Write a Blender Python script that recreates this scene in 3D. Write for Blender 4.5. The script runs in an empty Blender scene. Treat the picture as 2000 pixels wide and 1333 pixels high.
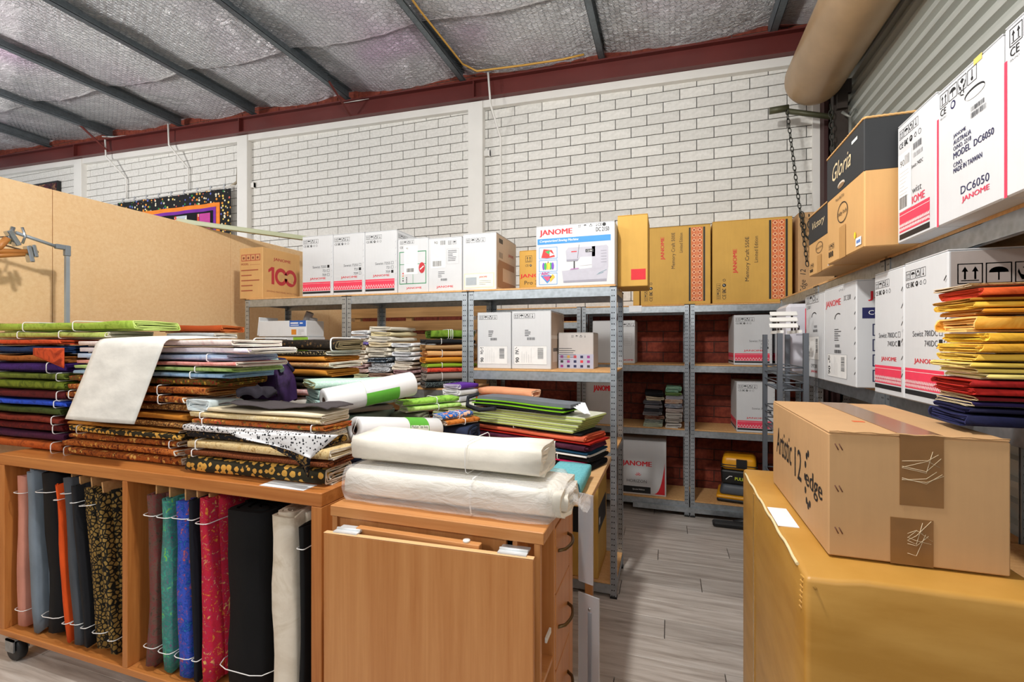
import bpy, bmesh, math, random
from mathutils import Vector, Matrix, noise

SC = bpy.context.scene
COL = SC.collection
R = random.Random(7)
PI = math.pi

# ------------------------------------------------------------------ camera
FPX, HOR, EYE = 920.0, 670.0, 1.49
YAW = math.atan2(306, 920)
cd = bpy.data.cameras.new('camera'); cam = bpy.data.objects.new('camera', cd); COL.objects.link(cam)
cd.sensor_width = 36.0; cd.lens = 36.0 * FPX / 2000.0; cd.clip_start = 0.02
cd.shift_y = (HOR - 666.5) / 2000.0
cam.location = (0, 0, EYE); cam.rotation_euler = (PI / 2, 0, YAW)
SC.camera = cam

# ------------------------------------------------------------------ light
w = bpy.data.worlds.new('world'); SC.world = w; w.use_nodes = True
w.node_tree.nodes['Background'].inputs[0].default_value = (0.93, 0.96, 1.0, 1)
w.node_tree.nodes['Background'].inputs[1].default_value = 0.40
def lamp(name, loc, power, size, col=(1, 0.97, 0.92)):
    l = bpy.data.lights.new(name, 'POINT'); l.energy = power; l.shadow_soft_size = size; l.color = col
    o = bpy.data.objects.new(name, l); o.location = loc; COL.objects.link(o); return o
lamp('key_and_fill_light', (-0.62, 1.05, 3.3), 165, 0.08)  # main overhead lamp, placed from the shadows it casts
lamp('key_and_fill_light', (-3.0, -2.2, 3.2), 130, 0.25)  # added fill light behind the camera, no known fixture
lamp('key_and_fill_light', (1.0, -2.6, 3.2), 55, 0.25)  # weaker added fill, also behind the camera, not a known fixture
lamp('key_and_fill_light', (-7.0, 0.8, 3.3), 270, 0.25)  # added light out of view at far left, brightens the roof foil
vs = SC.view_settings
vs.view_transform = 'Standard'; vs.look = 'None'; vs.gamma = 1; vs.use_curve_mapping = False
vs.exposure = 0.36

# ------------------------------------------------------------------ helpers: pixel of the photo -> point on a plane of the room
_c, _s = math.cos(YAW), math.sin(YAW)
def _ray(x, y):
    a = (x - 1000) / FPX
    return a * _c - _s, a * _s + _c, -(y - HOR) / FPX
def PY(x, y, Y): r = _ray(x, y); t = Y / r[1]; return Vector((r[0] * t, Y, EYE + r[2] * t))
def PX(x, y, X): r = _ray(x, y); t = X / r[0]; return Vector((X, r[1] * t, EYE + r[2] * t))
def PZ(x, y, Z): r = _ray(x, y); t = (Z - EYE) / r[2]; return Vector((r[0] * t, r[1] * t, Z))

# ------------------------------------------------------------------ materials
def lin(h):
    if not isinstance(h, str): return (*h, 1) if len(h) == 3 else h
    h = h.lstrip('#'); v = [int(h[i:i + 2], 16) / 255 for i in (0, 2, 4)]
    return tuple(x / 12.92 if x <= .04045 else ((x + .055) / 1.055) ** 2.4 for x in v) + (1,)
MATS = {}
class NT:
    def __init__(s, name):
        s.m = bpy.data.materials.new(name); s.m.use_nodes = True; s.t = s.m.node_tree
        s.b = s.t.nodes['Principled BSDF']; s.o = s.t.nodes['Material Output']
    def n(s, typ, **kw):
        nd = s.t.nodes.new(typ)
        for k, v in kw.items():
            if k in nd.inputs: nd.inputs[k].default_value = v
            else: setattr(nd, k, v)
        return nd
    def l(s, a, b): s.t.links.new(a, b)
    def set(s, **kw):
        for k, v in kw.items(): s.b.inputs[k.replace('_', ' ')].default_value = v
    def coords(s, scale=(1, 1, 1), kind='Object', rot=(0, 0, 0)):
        tc = s.n('ShaderNodeTexCoord'); mp = s.n('ShaderNodeMapping'); mp.inputs['Scale'].default_value = scale
        mp.inputs['Rotation'].default_value = rot
        s.l(tc.outputs[kind], mp.inputs['Vector']); return mp.outputs['Vector']
    def ramp(s, fac, stops, mode='LINEAR'):
        r = s.n('ShaderNodeValToRGB'); cr = r.color_ramp; cr.interpolation = mode
        while len(cr.elements) < len(stops): cr.elements.new(0.5)
        for e, (p, c) in zip(cr.elements, stops): e.position = p; e.color = lin(c)
        s.l(fac, r.inputs['Fac']); return r.outputs['Color']
    def bump(s, h, strength=.3, dist=.01):
        b = s.n('ShaderNodeBump'); b.inputs['Strength'].default_value = strength; b.inputs['Distance'].default_value = dist
        s.l(h, b.inputs['Height']); s.l(b.outputs['Normal'], s.b.inputs['Normal'])
    def noise(s, vec, scale=5, detail=4, rough=.55, dist=0):
        n = s.n('ShaderNodeTexNoise'); n.inputs['Scale'].default_value = scale; n.inputs['Detail'].default_value = detail
        n.inputs['Roughness'].default_value = rough; n.inputs['Distortion'].default_value = dist
        if vec is not None: s.l(vec, n.inputs['Vector'])
        return n.outputs['Fac']
def shade(c, f):
    c = lin(c); return tuple(min(1, max(0, x * f)) for x in c[:3])
def plain(name, col, rough=.6, metal=0, var=.08, scale=9, bump=0, **kw):
    if name in MATS: return MATS[name]
    t = NT(name); v = t.coords()
    f = t.noise(v, scale, 4)
    t.l(t.ramp(f, [(.3, shade(col, 1 - var)), (.7, shade(col, 1 + var))]), t.b.inputs['Base Color'])
    t.set(Roughness=rough, Metallic=metal, **kw)
    if bump: t.bump(t.noise(v, scale * 12, 3), bump, .004)
    MATS[name] = t.m; return t.m
def wood(name, c1, c2, axis=2, scale=1.0, rough=.42):
    if name in MATS: return MATS[name]
    t = NT(name); sc = [26 * scale] * 3; sc[axis] = 1.1 * scale
    v = t.coords(tuple(sc)); f = t.noise(v, 1.0, 6, .6, .6)
    sc2 = [160 * scale] * 3; sc2[axis] = 5 * scale
    g = t.noise(t.coords(tuple(sc2)), 1.0, 3)
    mx = t.n('ShaderNodeMath', operation='MULTIPLY_ADD'); t.l(g, mx.inputs[0]); mx.inputs[1].default_value = .3; 
    t.l(f, mx.inputs[2])
    t.l(t.ramp(mx.outputs[0], [(.42, c1), (.85, c2)]), t.b.inputs['Base Color'])
    t.set(Roughness=rough); t.bump(g, .08, .002)
    MATS[name] = t.m; return t.m
def board(name, c1, c2, rough=.75, sc=60):
    if name in MATS: return MATS[name]
    t = NT(name); v = t.coords(); f = t.noise(v, sc, 5, .7); g = t.noise(v, 1.7, 3)
    mx = t.n('ShaderNodeMath', operation='MULTIPLY_ADD'); t.l(g, mx.inputs[0]); mx.inputs[1].default_value = .6; t.l(f, mx.inputs[2])
    t.l(t.ramp(mx.outputs[0], [(.55, c1), (1.0, c2)]), t.b.inputs['Base Color']); t.set(Roughness=rough); t.bump(f, .06, .002)
    MATS[name] = t.m; return t.m
def card(name, col, rough=.72, var=.06):
    if name in MATS: return MATS[name]
    t = NT(name); v = t.coords((1, 1, 1)); g = t.noise(v, 5, 5, .6)
    f = t.noise(t.coords((90, 90, 6)), 1, 2)
    mx = t.n('ShaderNodeMath', operation='MULTIPLY_ADD'); t.l(f, mx.inputs[0]); mx.inputs[1].default_value = .35; t.l(g, mx.inputs[2])
    t.l(t.ramp(mx.outputs[0], [(.45, shade(col, 1 - var)), (.9, shade(col, 1 + var))]), t.b.inputs['Base Color'])
    t.set(Roughness=rough); t.bump(mx.outputs[0], .08, .004)
    MATS[name] = t.m; return t.m
def steel(name, col, holes=False, rough=.38, metal=.85):
    if name in MATS: return MATS[name]
    t = NT(name); v = t.coords((1, 1, 1))
    vo = t.n('ShaderNodeTexVoronoi'); vo.inputs['Scale'].default_value = 45; t.l(v, vo.inputs['Vector'])
    g = t.noise(v, 14, 4)
    mx = t.n('ShaderNodeMath', operation='MULTIPLY_ADD'); t.l(vo.outputs['Distance'], mx.inputs[0]); mx.inputs[1].default_value = .5; t.l(g, mx.inputs[2])
    c = t.ramp(mx.outputs[0], [(.45, shade(col, .82)), (.95, shade(col, 1.12))])
    t.l(c, t.b.inputs['Base Color']); t.set(Roughness=rough, Metallic=metal)
    MATS[name] = t.m; return t.m

def fab(name, cols, kind='plain', scale=1.0, rough=.85):
    """woven cloth; cols: list of hex colours"""
    if name in MATS: return MATS[name]
    t = NT(name)
    if kind == 'plain':
        f = t.noise(t.coords((6, 14, 14)), 1.2 * scale, 4)
        t.l(t.ramp(f, [(.3, shade(cols[0], .86)), (.7, shade(cols[0], 1.1))]), t.b.inputs['Base Color'])
    elif kind == 'batik':
        f = t.noise(t.coords((1, 1, 1)), 16 * scale, 5, .62, 1.2)
        n = len(cols); st = [(.32 + .36 * i / max(1, n - 1), c) for i, c in enumerate(cols)]
        t.l(t.ramp(f, st), t.b.inputs['Base Color'])
    elif kind == 'floral':
        v = t.coords((1, 1, 1)); f = t.noise(v, 55 * scale, 2, .5, 2.0)
        vo = t.n('ShaderNodeTexVoronoi'); vo.inputs['Scale'].default_value = 42 * scale; t.l(v, vo.inputs['Vector'])
        n = len(cols); st = [(i / n, c) for i, c in enumerate(cols)]
        sep = t.n('ShaderNodeSeparateColor'); t.l(vo.outputs['Color'], sep.inputs[0])
        a = t.ramp(sep.outputs[0], st, 'CONSTANT')
        mx = t.n('ShaderNodeMix', data_type='RGBA'); 
        k = t.ramp(vo.outputs['Distance'], [(.0, (0, 0, 0)), (.42, (0, 0, 0)), (.46, (1, 1, 1))])
        t.l(k, mx.inputs[0]); t.l(a, mx.inputs[6]); mx.inputs[7].default_value = lin(cols[0])
        m2 = t.n('ShaderNodeMix', data_type='RGBA'); t.l(t.ramp(f, [(.56, (0, 0, 0)), (.6, (1, 1, 1))]), m2.inputs[0])
        t.l(mx.outputs[2], m2.inputs[6]); m2.inputs[7].default_value = lin(cols[-1]); t.l(m2.outputs[2], t.b.inputs['Base Color'])
    elif kind == 'dots':
        v = t.coords((1, 1, 1)); vo = t.n('ShaderNodeTexVoronoi'); vo.inputs['Scale'].default_value = 60 * scale; t.l(v, vo.inputs['Vector'])
        t.l(t.ramp(vo.outputs['Distance'], [(.0, cols[1]), (.34, cols[1]), (.38, cols[0])]), t.b.inputs['Base Color'])
    elif kind == 'rosette':
        v = t.coords((1, 1, 1)); vo = t.n('ShaderNodeTexVoronoi'); vo.inputs['Scale'].default_value = 17 * scale; vo.inputs['Randomness'].default_value = .45; t.l(v, vo.inputs['Vector'])
        w_ = t.noise(v, 60 * scale, 2); mx = t.n('ShaderNodeMath', operation='MULTIPLY_ADD'); t.l(w_, mx.inputs[0]); mx.inputs[1].default_value = .16; t.l(vo.outputs['Distance'], mx.inputs[2])
        t.l(t.ramp(mx.outputs[0], [(.0, cols[1]), (.14, cols[1]), (.18, cols[2]), (.24, cols[1]), (.28, cols[0]), (.52, cols[0]), (.56, cols[1])], 'CONSTANT'), t.b.inputs['Base Color'])
    elif kind == 'zig':
        v = t.coords((1, 1, 1)); wv = t.n('ShaderNodeTexWave'); wv.inputs['Scale'].default_value = 26 * scale; wv.inputs['Distortion'].default_value = 6; wv.inputs['Detail Scale'].default_value = 3; t.l(v, wv.inputs['Vector'])
        t.l(t.ramp(wv.outputs['Fac'], [(.42, cols[0]), (.52, cols[1])]), t.b.inputs['Base Color'])
    elif kind == 'scale':
        v = t.coords((1, 1, 1)); vo = t.n('ShaderNodeTexVoronoi', feature='DISTANCE_TO_EDGE'); vo.inputs['Scale'].default_value = 55 * scale; t.l(v, vo.inputs['Vector'])
        f = t.noise(v, 9, 3); mx = t.n('ShaderNodeMix', data_type='RGBA'); t.l(f, mx.inputs[0]); mx.inputs[6].default_value = lin(cols[1]); mx.inputs[7].default_value = lin(cols[2])
        m2 = t.n('ShaderNodeMix', data_type='RGBA'); t.l(t.ramp(vo.outputs['Distance'], [(.10, (0, 0, 0)), (.17, (1, 1, 1))]), m2.inputs[0]); m2.inputs[6].default_value = lin(cols[0]); t.l(mx.outputs[2], m2.inputs[7])
        t.l(m2.outputs[2], t.b.inputs['Base Color'])
    t.set(Roughness=rough)
    t.b.inputs['Specular IOR Level'].default_value = .25
    wv = t.noise(t.coords((1, 1, 1)), 38, 4, .6); t.bump(wv, .16, .006)
    MATS[name] = t.m; return t.m

# ------------------------------------------------------------------ mesh builder
class MB:
    def __init__(s): s.v = []; s.f = []; s.mi = []; s.sm = []
    def add(s, vs_, fs, mi=0, smooth=False):
        o = len(s.v); s.v += [tuple(p) for p in vs_]
        for f in fs: s.f.append(tuple(o + i for i in f)); s.mi.append(mi); s.sm.append(smooth)
        return s
    def box(s, x0, x1, y0, y1, z0, z1, mi=0):
        s.add([(x0, y0, z0), (x1, y0, z0), (x1, y1, z0), (x0, y1, z0), (x0, y0, z1), (x1, y0, z1), (x1, y1, z1), (x0, y1, z1)],
              [(0, 3, 2, 1), (4, 5, 6, 7), (0, 1, 5, 4), (1, 2, 6, 5), (2, 3, 7, 6), (3, 0, 4, 7)], mi); return s
    def bbox(s, x0, x1, y0, y1, z0, z1, b=.004, mi=0):
        """chamfered box"""
        b = min(b, (x1 - x0) * .45, (y1 - y0) * .45, (z1 - z0) * .45)
        bm = bmesh.new(); bmesh.ops.create_cube(bm, size=1)
        for v in bm.verts:
            v.co = ((x0 if v.co.x < 0 else x1), (y0 if v.co.y < 0 else y1), (z0 if v.co.z < 0 else z1))
        bmesh.ops.bevel(bm, geom=bm.edges[:], offset=b, segments=1, affect='EDGES')
        s.bm(bm, mi); return s
    def bm(s, bm, mi=0, smooth=False):
        bm.verts.index_update()
        s.add([v.co for v in bm.verts], [tuple(v.index for v in f.verts) for f in bm.faces], mi, smooth); bm.free(); return s
    def tube(s, pts, r, n=8, mi=0, caps=True, smooth=True):
        pts = [Vector(p) for p in pts]; rs = r if isinstance(r, (list, tuple)) else [r] * len(pts)
        vs_ = []; up = None
        for i, p in enumerate(pts):
            d = (pts[min(i + 1, len(pts) - 1)] - pts[max(i - 1, 0)]).normalized()
            if up is None or abs(up.dot(d)) > .99: up = Vector((0, 0, 1)) if abs(d.z) < .9 else Vector((1, 0, 0))
            a = d.cross(up).normalized(); b = a.cross(d).normalized(); up = b
            for k in range(n):
                t = 2 * PI * k / n; vs_.append(p + (a * math.cos(t) + b * math.sin(t)) * rs[i])
        fs = []
        for i in range(len(pts) - 1):
            for k in range(n): fs.append((i * n + k, i * n + (k + 1) % n, (i + 1) * n + (k + 1) % n, (i + 1) * n + k))
        s.add(vs_, fs, mi, smooth)
        if caps:
            o = len(s.v) - len(vs_); s.f.append(tuple(o + k for k in range(n))[::-1]); s.mi.append(mi); s.sm.append(False)
            e = o + (len(pts) - 1) * n; s.f.append(tuple(e + k for k in range(n))); s.mi.append(mi); s.sm.append(False)
        return s
    def lathe(s, prof, n=20, mi=0, axis='z', smooth=True, org=(0, 0, 0)):
        vs_ = []
        for (r, h) in prof:
            for k in range(n):
                t = 2 * PI * k / n; a, b = r * math.cos(t), r * math.sin(t)
                p = {'z': (a, b, h), 'x': (h, a, b), 'y': (b, h, a)}[axis]; vs_.append((p[0] + org[0], p[1] + org[1], p[2] + org[2]))
        fs = [(i * n + k, i * n + (k + 1) % n, (i + 1) * n + (k + 1) % n, (i + 1) * n + k) for i in range(len(prof) - 1) for k in range(n)]
        return s.add(vs_, fs, mi, smooth)
    def prism(s, poly, axis, a0, a1, mi=0):
        """extrude 2-D polygon along axis"""
        def P(p, a): return {'x': (a, p[0], p[1]), 'y': (p[0], a, p[1]), 'z': (p[0], p[1], a)}[axis]
        n = len(poly); vs_ = [P(p, a0) for p in poly] + [P(p, a1) for p in poly]
        fs = [tuple(range(n))[::-1], tuple(range(n, 2 * n))] + [(i, (i + 1) % n, n + (i + 1) % n, n + i) for i in range(n)]
        return s.add(vs_, fs, mi)
    def grid(s, fn, nu, nv, mi=0, smooth=True):
        vs_ = [fn(i / nu, j / nv) for j in range(nv + 1) for i in range(nu + 1)]
        fs = [(j * (nu + 1) + i, j * (nu + 1) + i + 1, (j + 1) * (nu + 1) + i + 1, (j + 1) * (nu + 1) + i) for j in range(nv) for i in range(nu)]
        return s.add(vs_, fs, mi, smooth)
    def mesh(s, name, mats):
        me = bpy.data.meshes.new(name); me.from_pydata(s.v, [], s.f)
        for m in (mats if isinstance(mats, (list, tuple)) else [mats]): me.materials.append(m)
        me.polygons.foreach_set('material_index', s.mi); me.polygons.foreach_set('use_smooth', s.sm); me.update(); return me
    def build(s, name, mats, parent=None, loc=(0, 0, 0), rot=(0, 0, 0)):
        return place(name, s.mesh(name, mats), parent, loc, rot)
def place(name, me, parent=None, loc=(0, 0, 0), rot=(0, 0, 0)):
    o = bpy.data.objects.new(name, me); o.location = loc; o.rotation_euler = rot; COL.objects.link(o)
    if parent is not None: o.parent = parent
    return o
def tag(o, label, cat, group=None):
    o['label'] = label; o['category'] = cat
    if group: o['group'] = group
    return o
def thing(name, label, cat, loc=(0, 0, 0), rz=0, group=None, rot=None):
    o = bpy.data.objects.new(name, None); o.empty_display_size = .05; COL.objects.link(o); o.location = loc
    o.rotation_euler = rot if rot else (0, 0, rz); return tag(o, label, cat, group)
def struct(o): o['kind'] = 'structure'; return o
def stuff(o): o['kind'] = 'stuff'; return o
def fbm(x, y, z=0, sc=1): return noise.noise(Vector((x * sc, y * sc, z * sc)))

# common materials
GALV = steel('galvanised_steel', '#A9B0B6'); GALV2 = steel('galvanised_beam', '#AEB6BC', rough=.42)
DSTEEL = steel('purlin_steel', '#6C757B', rough=.5, metal=.6)
MDFS = board('chipboard', '#C9935A', '#E3B57C'); BLK = plain('black_plastic', '#17181A', .45)
WHITE_P = plain('white_paint', '#E6E5E1', .55, var=.04, scale=3); REDOX = plain('red_oxide', '#5E2420', .45, var=.15, scale=2.5)
TIE = plain('white_tie', '#EDEDED', .6)
def punched():
    t = NT('punched_steel'); tc = t.n('ShaderNodeTexCoord'); sp = t.n('ShaderNodeSeparateXYZ'); t.l(tc.outputs['Object'], sp.inputs[0])
    # slots repeat up the post; across the flange the slot sits mid-width
    def frac(src, k):
        m = t.n('ShaderNodeMath', operation='MULTIPLY'); t.l(src, m.inputs[0]); m.inputs[1].default_value = k
        f = t.n('ShaderNodeMath', operation='FRACT'); t.l(m.outputs[0], f.inputs[0]); return f.outputs[0]
    def inside(src, a, b):
        g = t.n('ShaderNodeMath', operation='GREATER_THAN'); t.l(src, g.inputs[0]); g.inputs[1].default_value = a
        h = t.n('ShaderNodeMath', operation='LESS_THAN'); t.l(src, h.inputs[0]); h.inputs[1].default_value = b
        m = t.n('ShaderNodeMath', operation='MULTIPLY'); t.l(g.outputs[0], m.inputs[0]); t.l(h.outputs[0], m.inputs[1]); return m.outputs[0]
    def absf(src):
        m = t.n('ShaderNodeMath', operation='ABSOLUTE'); t.l(src, m.inputs[0]); return m.outputs[0]
    zz = inside(frac(sp.outputs[2], 1 / .033), .36, .56)
    xx = inside(absf(sp.outputs[0]), .011, .017); yy = inside(absf(sp.outputs[1]), .011, .017)
    x2 = inside(absf(sp.outputs[0]), .023, .029); y2 = inside(absf(sp.outputs[1]), .023, .029)
    a = t.n('ShaderNodeMath', operation='MAXIMUM'); t.l(xx, a.inputs[0]); t.l(yy, a.inputs[1])
    b = t.n('ShaderNodeMath', operation='MAXIMUM'); t.l(x2, b.inputs[0]); t.l(y2, b.inputs[1])
    c = t.n('ShaderNodeMath', operation='MAXIMUM'); t.l(a.outputs[0], c.inputs[0]); t.l(b.outputs[0], c.inputs[1])
    m = t.n('ShaderNodeMath', operation='MULTIPLY'); t.l(c.outputs[0], m.inputs[0]); t.l(zz, m.inputs[1])
    g = t.noise(tc.outputs['Object'], 20, 4); base = t.ramp(g, [(.3, '#9BA3AA'), (.7, '#B9C0C6')])
    mx = t.n('ShaderNodeMix', data_type='RGBA'); t.l(m.outputs[0], mx.inputs[0]); t.l(base, mx.inputs[6]); mx.inputs[7].default_value = lin('#1C1D20')
    t.l(mx.outputs[2], t.b.inputs['Base Color']); t.set(Roughness=.4, Metallic=.8)
    MATS['punched_steel'] = t.m; return t.m
PUNCH = punched()
# ================================================================== structure
WY = 4.745
def zpur(x): return 4.235 - .033 * x
# ---- back wall: mortar backing + bricks
t = NT('mortar'); v = t.coords(); f = t.noise(v, 30, 4); sep = t.n('ShaderNodeSeparateXYZ'); t.l(v, sep.inputs[0])
gz = t.n('ShaderNodeMath', operation='GREATER_THAN'); t.l(sep.outputs[2], gz.inputs[0]); gz.inputs[1].default_value = 1.8
mx = t.n('ShaderNodeMix', data_type='RGBA'); t.l(gz.outputs[0], mx.inputs[0]); mx.inputs[6].default_value = lin('#4a3a34'); mx.inputs[7].default_value = lin('#5a5a58')
t.l(mx.outputs[2], t.b.inputs['Base Color']); t.set(Roughness=.9); t.bump(f, .3, .004); MORTAR = t.m
t = NT('white_brick'); oi = t.n('ShaderNodeObjectInfo'); v = t.coords(); f = t.noise(v, 40, 4)
c = t.ramp(f, [(.3, '#D6D5D0'), (.7, '#E9E8E4')]); hs = t.n('ShaderNodeHueSaturation'); t.l(c, hs.inputs['Color'])
mr = t.n('ShaderNodeMapRange'); t.l(oi.outputs['Random'], mr.inputs[0]); mr.inputs[3].default_value = .92; mr.inputs[4].default_value = 1.05; t.l(mr.outputs[0], hs.inputs['Value'])
t.l(hs.outputs[0], t.b.inputs['Base Color']); t.set(Roughness=.7); t.bump(f, .2, .003); WBRICK = t.m
t = NT('red_brick'); oi = t.n('ShaderNodeObjectInfo'); v = t.coords(); f = t.noise(v, 30, 4)
c = t.ramp(f, [(.3, '#6E2A1C'), (.7, '#9A4630')]); hs = t.n('ShaderNodeHueSaturation'); t.l(c, hs.inputs['Color'])
mr = t.n('ShaderNodeMapRange'); t.l(oi.outputs['Random'], mr.inputs[0]); mr.inputs[3].default_value = .7; mr.inputs[4].default_value = 1.15; t.l(mr.outputs[0], hs.inputs['Value'])
t.l(hs.outputs[0], t.b.inputs['Base Color']); t.set(Roughness=.85); t.bump(f, .3, .004); RBRICK = t.m
wall = struct(MB().box(-12.5, 1.5, WY + .009, WY + .2, 0, 4.75).build('wall_back', MORTAR))
def brick_mesh(nm, L, mat): return MB().bbox(-L / 2, L / 2, -.012, .012, -.0465, .0465, .0022).mesh(nm, mat)
bw, br, bwh = brick_mesh('brick', .293, WBRICK), brick_mesh('brick', .293, RBRICK), None
cand = []
for k in range(0, 47):
    z = .05 + k * .1
    x0 = -1.70 if k % 2 == 0 else -1.85
    for i in range(-36, 11):
        x = x0 + .3 * i + .15
        if x < -12.3 or x > 1.22: continue
        if x > 1.1 and False: continue
        red = z < 1.78 or z > 4.03 - .028 * x
        vis = (2.15 < z < 4.1 - .028 * x and x < 1.2) or (red and z < 1.8 and -.35 < x < 1.2)
        zc = -x * _s + WY * _c
        cand.append((0 if vis else 1, zc, x, z, red))
cand.sort()
mh = {r_: MB().bbox(-.0435, .0435, -.012, .012, -.0465, .0465, .0022).mesh('brick', RBRICK if r_ else WBRICK) for r_ in (0, 1)}
for k in range(1, 40, 2): place('brick', mh[1 if .05 + k * .1 < 1.78 else 0], wall, (1.197, WY + .012, .05 + k * .1))
for n_, (nv, zc, x, z, red) in enumerate(cand[:280]):
    place('brick', br if red else bw, wall, (x, WY + .012 + R.uniform(-.0012, .0012), z))
for red in (0, 1):
    mb = MB()
    for (nv, zc, x, z, rd) in cand[280:]:
        if rd == bool(red): mb.bbox(x - .1465, x + .1465, WY, WY + .02, z - .0465, z + .0465, .0022)
    stuff(mb.build('brick_field', RBRICK if red else WBRICK, wall))
# ---- columns on the wall, trim, beam
for i, x in enumerate((-11.7, -8.46, -5.23, -1.97)):
    o = struct(MB().bbox(x - .085, x + .085, WY - .075, WY + .005, 0, 4.03 - .028 * x - .005, .004).build('trim_%d' % (i + 1), WHITE_P))
    MB().box(x + .085, x + .15, WY - .03, WY, 3.50, 3.56).box(x + .14, x + .15, WY - .036, WY, 3.49, 3.57).build('bracket', WHITE_P, o)
def zb(x): return 4.03 - .028 * x
o = struct(MB().add([(-12.5, WY - .06, zb(-12.5) - .075), (1.3, WY - .06, zb(1.3) - .075), (1.3, WY, zb(1.3) - .075), (-12.5, WY, zb(-12.5) - .075),
                     (-12.5, WY - .06, zb(-12.5) + .002), (1.3, WY - .06, zb(1.3) + .002), (1.3, WY, zb(1.3) + .002), (-12.5, WY, zb(-12.5) + .002)],
                    [(0, 3, 2, 1), (4, 5, 6, 7), (0, 1, 5, 4), (1, 2, 6, 5), (2, 3, 7, 6), (3, 0, 4, 7)]).build('trim_5', WHITE_P))
def slope_box(mb, x0, x1, y0, y1, dz0, dz1, fn):
    a = [(x0, y0, fn(x0) + dz0), (x1, y0, fn(x1) + dz0), (x1, y1, fn(x1) + dz0), (x0, y1, fn(x0) + dz0),
         (x0, y0, fn(x0) + dz1), (x1, y0, fn(x1) + dz1), (x1, y1, fn(x1) + dz1), (x0, y1, fn(x0) + dz1)]
    return mb.add(a, [(0, 3, 2, 1), (4, 5, 6, 7), (0, 1, 5, 4), (1, 2, 6, 5), (2, 3, 7, 6), (3, 0, 4, 7)])
mb = MB()
slope_box(mb, -12.5, 1.32, WY - .13, WY - .004, .004, .016, zb); slope_box(mb, -12.5, 1.32, WY - .13, WY - .004, .19, .204, zb)
slope_box(mb, -12.5, 1.32, WY - .075, WY - .06, .016, .19, zb)
beam = struct(mb.build('trim_6', REDOX))
for x in (-8.46, -5.23, -1.97):
    slope_box(MB(), x - .006, x + .006, WY - .125, WY - .075, .016, .19, zb).build('stiffener', REDOX, beam)
for px in (-3.55, -7.72):
    p0 = Vector((px, 4.28, zpur(px) + .02)); p1 = Vector((px + .03, 4.62, zb(px) + .012))
    MB().tube([p0, p1], .016, 4, smooth=False).build('fly_brace', REDOX, beam)
# corner column
o = struct(MB().box(1.245, 1.275, WY - .14, WY, 0, 3.98).box(1.275, 1.335, WY - .05, WY - .035, 0, 3.98).box(1.335, 1.36, WY - .14, WY, 0, 3.98).build('trim_7', plain('dark_oxide', '#3A1D1C', .6)))
struct(MB().box(1.19, 1.244, WY - .03, WY, 0, 3.9).build('trim_8', WHITE_P))
# ---- ceiling: foil, wire, purlins
PURX = [-10.6, -9.15, -7.70, -6.32, -5.02, -3.58, -2.10, -.62, .87]
def foil_z(x, y, strip):
    xs = [-12.2] + PURX + [2.2]
    for a, b in zip(xs, xs[1:]):
        if a <= x <= b: break
    u = (x - a) / (b - a); sag = math.sin(PI * u) * .055
    z = zpur(x) + .135 - sag - .03 * strip
    z += .018 * fbm(x * 2.2, y * 2.2, strip * 3) + .012 * fbm(x * 7, y * 4, strip * 5) + .008 * fbm(x * 15 + y * 9, y * 13 - x * 4, 2)
    return z
t = NT('foil'); v = t.coords(); a = t.noise(v, 9, 6, .65, .8); b = t.noise(t.coords((1, 3.2, 1), rot=(0, 0, .5)), 10, 5, .7, 1.5)
mxn = t.n('ShaderNodeMath', operation='ADD'); t.l(a, mxn.inputs[0]); t.l(b, mxn.inputs[1])
g = t.noise(v, .55, 2); t.l(t.ramp(g, [(.5, '#F2F3F5'), (.62, '#F0EAF2'), (.70, '#EAD4EC')]), t.b.inputs['Base Color'])
t.set(Metallic=.55, Roughness=.25); t.bump(mxn.outputs[0], 1.0, .05); FOIL = t.m
ceil_ = struct(thing('ceiling', 'silver foil lined pitched roof over grey steel purlins', 'ceiling'))
del ceil_['category']
STR = [(3.72, 4.74, 0), (2.42, 3.80, 1), (1.10, 2.50, 0), (-1.5, 1.18, 1)]
for (y0, y1, k) in STR:
    nx, ny = 360, max(10, int((y1 - y0) * 24))
    MB().grid(lambda u, v_: (-12.1 + u * 14.2, y0 + (y1 - y0) * v_, foil_z(-12.1 + u * 14.2, y0 + (y1 - y0) * v_, k)), nx, ny).build('foil_sheet', FOIL, ceil_)
def purl(x):
    mb = MB(); z = zpur(x)
    mb.box(x - .03, x - .026, -1.5, 4.70, z, z + .125).box(x - .03, x + .032, -1.5, 4.70, z, z + .004).box(x + .028, x + .032, -1.5, 4.7, z, z + .018).box(x - .03, x + .032, -1.5, 4.7, z + .121, z + .125)
    return mb
for x in PURX: purl(x).build('purlin', DSTEEL, ceil_)
mb = MB(); s_ = .030; dx, dy = s_ * 1.5, s_ * math.sqrt(3)
def wz(x, y):
    k = 0 if (y > 3.76 or y < 2.46) else 1
    return min(foil_z(x, y, k), foil_z(x + .02, y, k), foil_z(x - .02, y, k)) - .010
vs_, fs_ = [], []
ix = int(10.6 / dx); iy = int(2.5 / dy)
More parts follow.
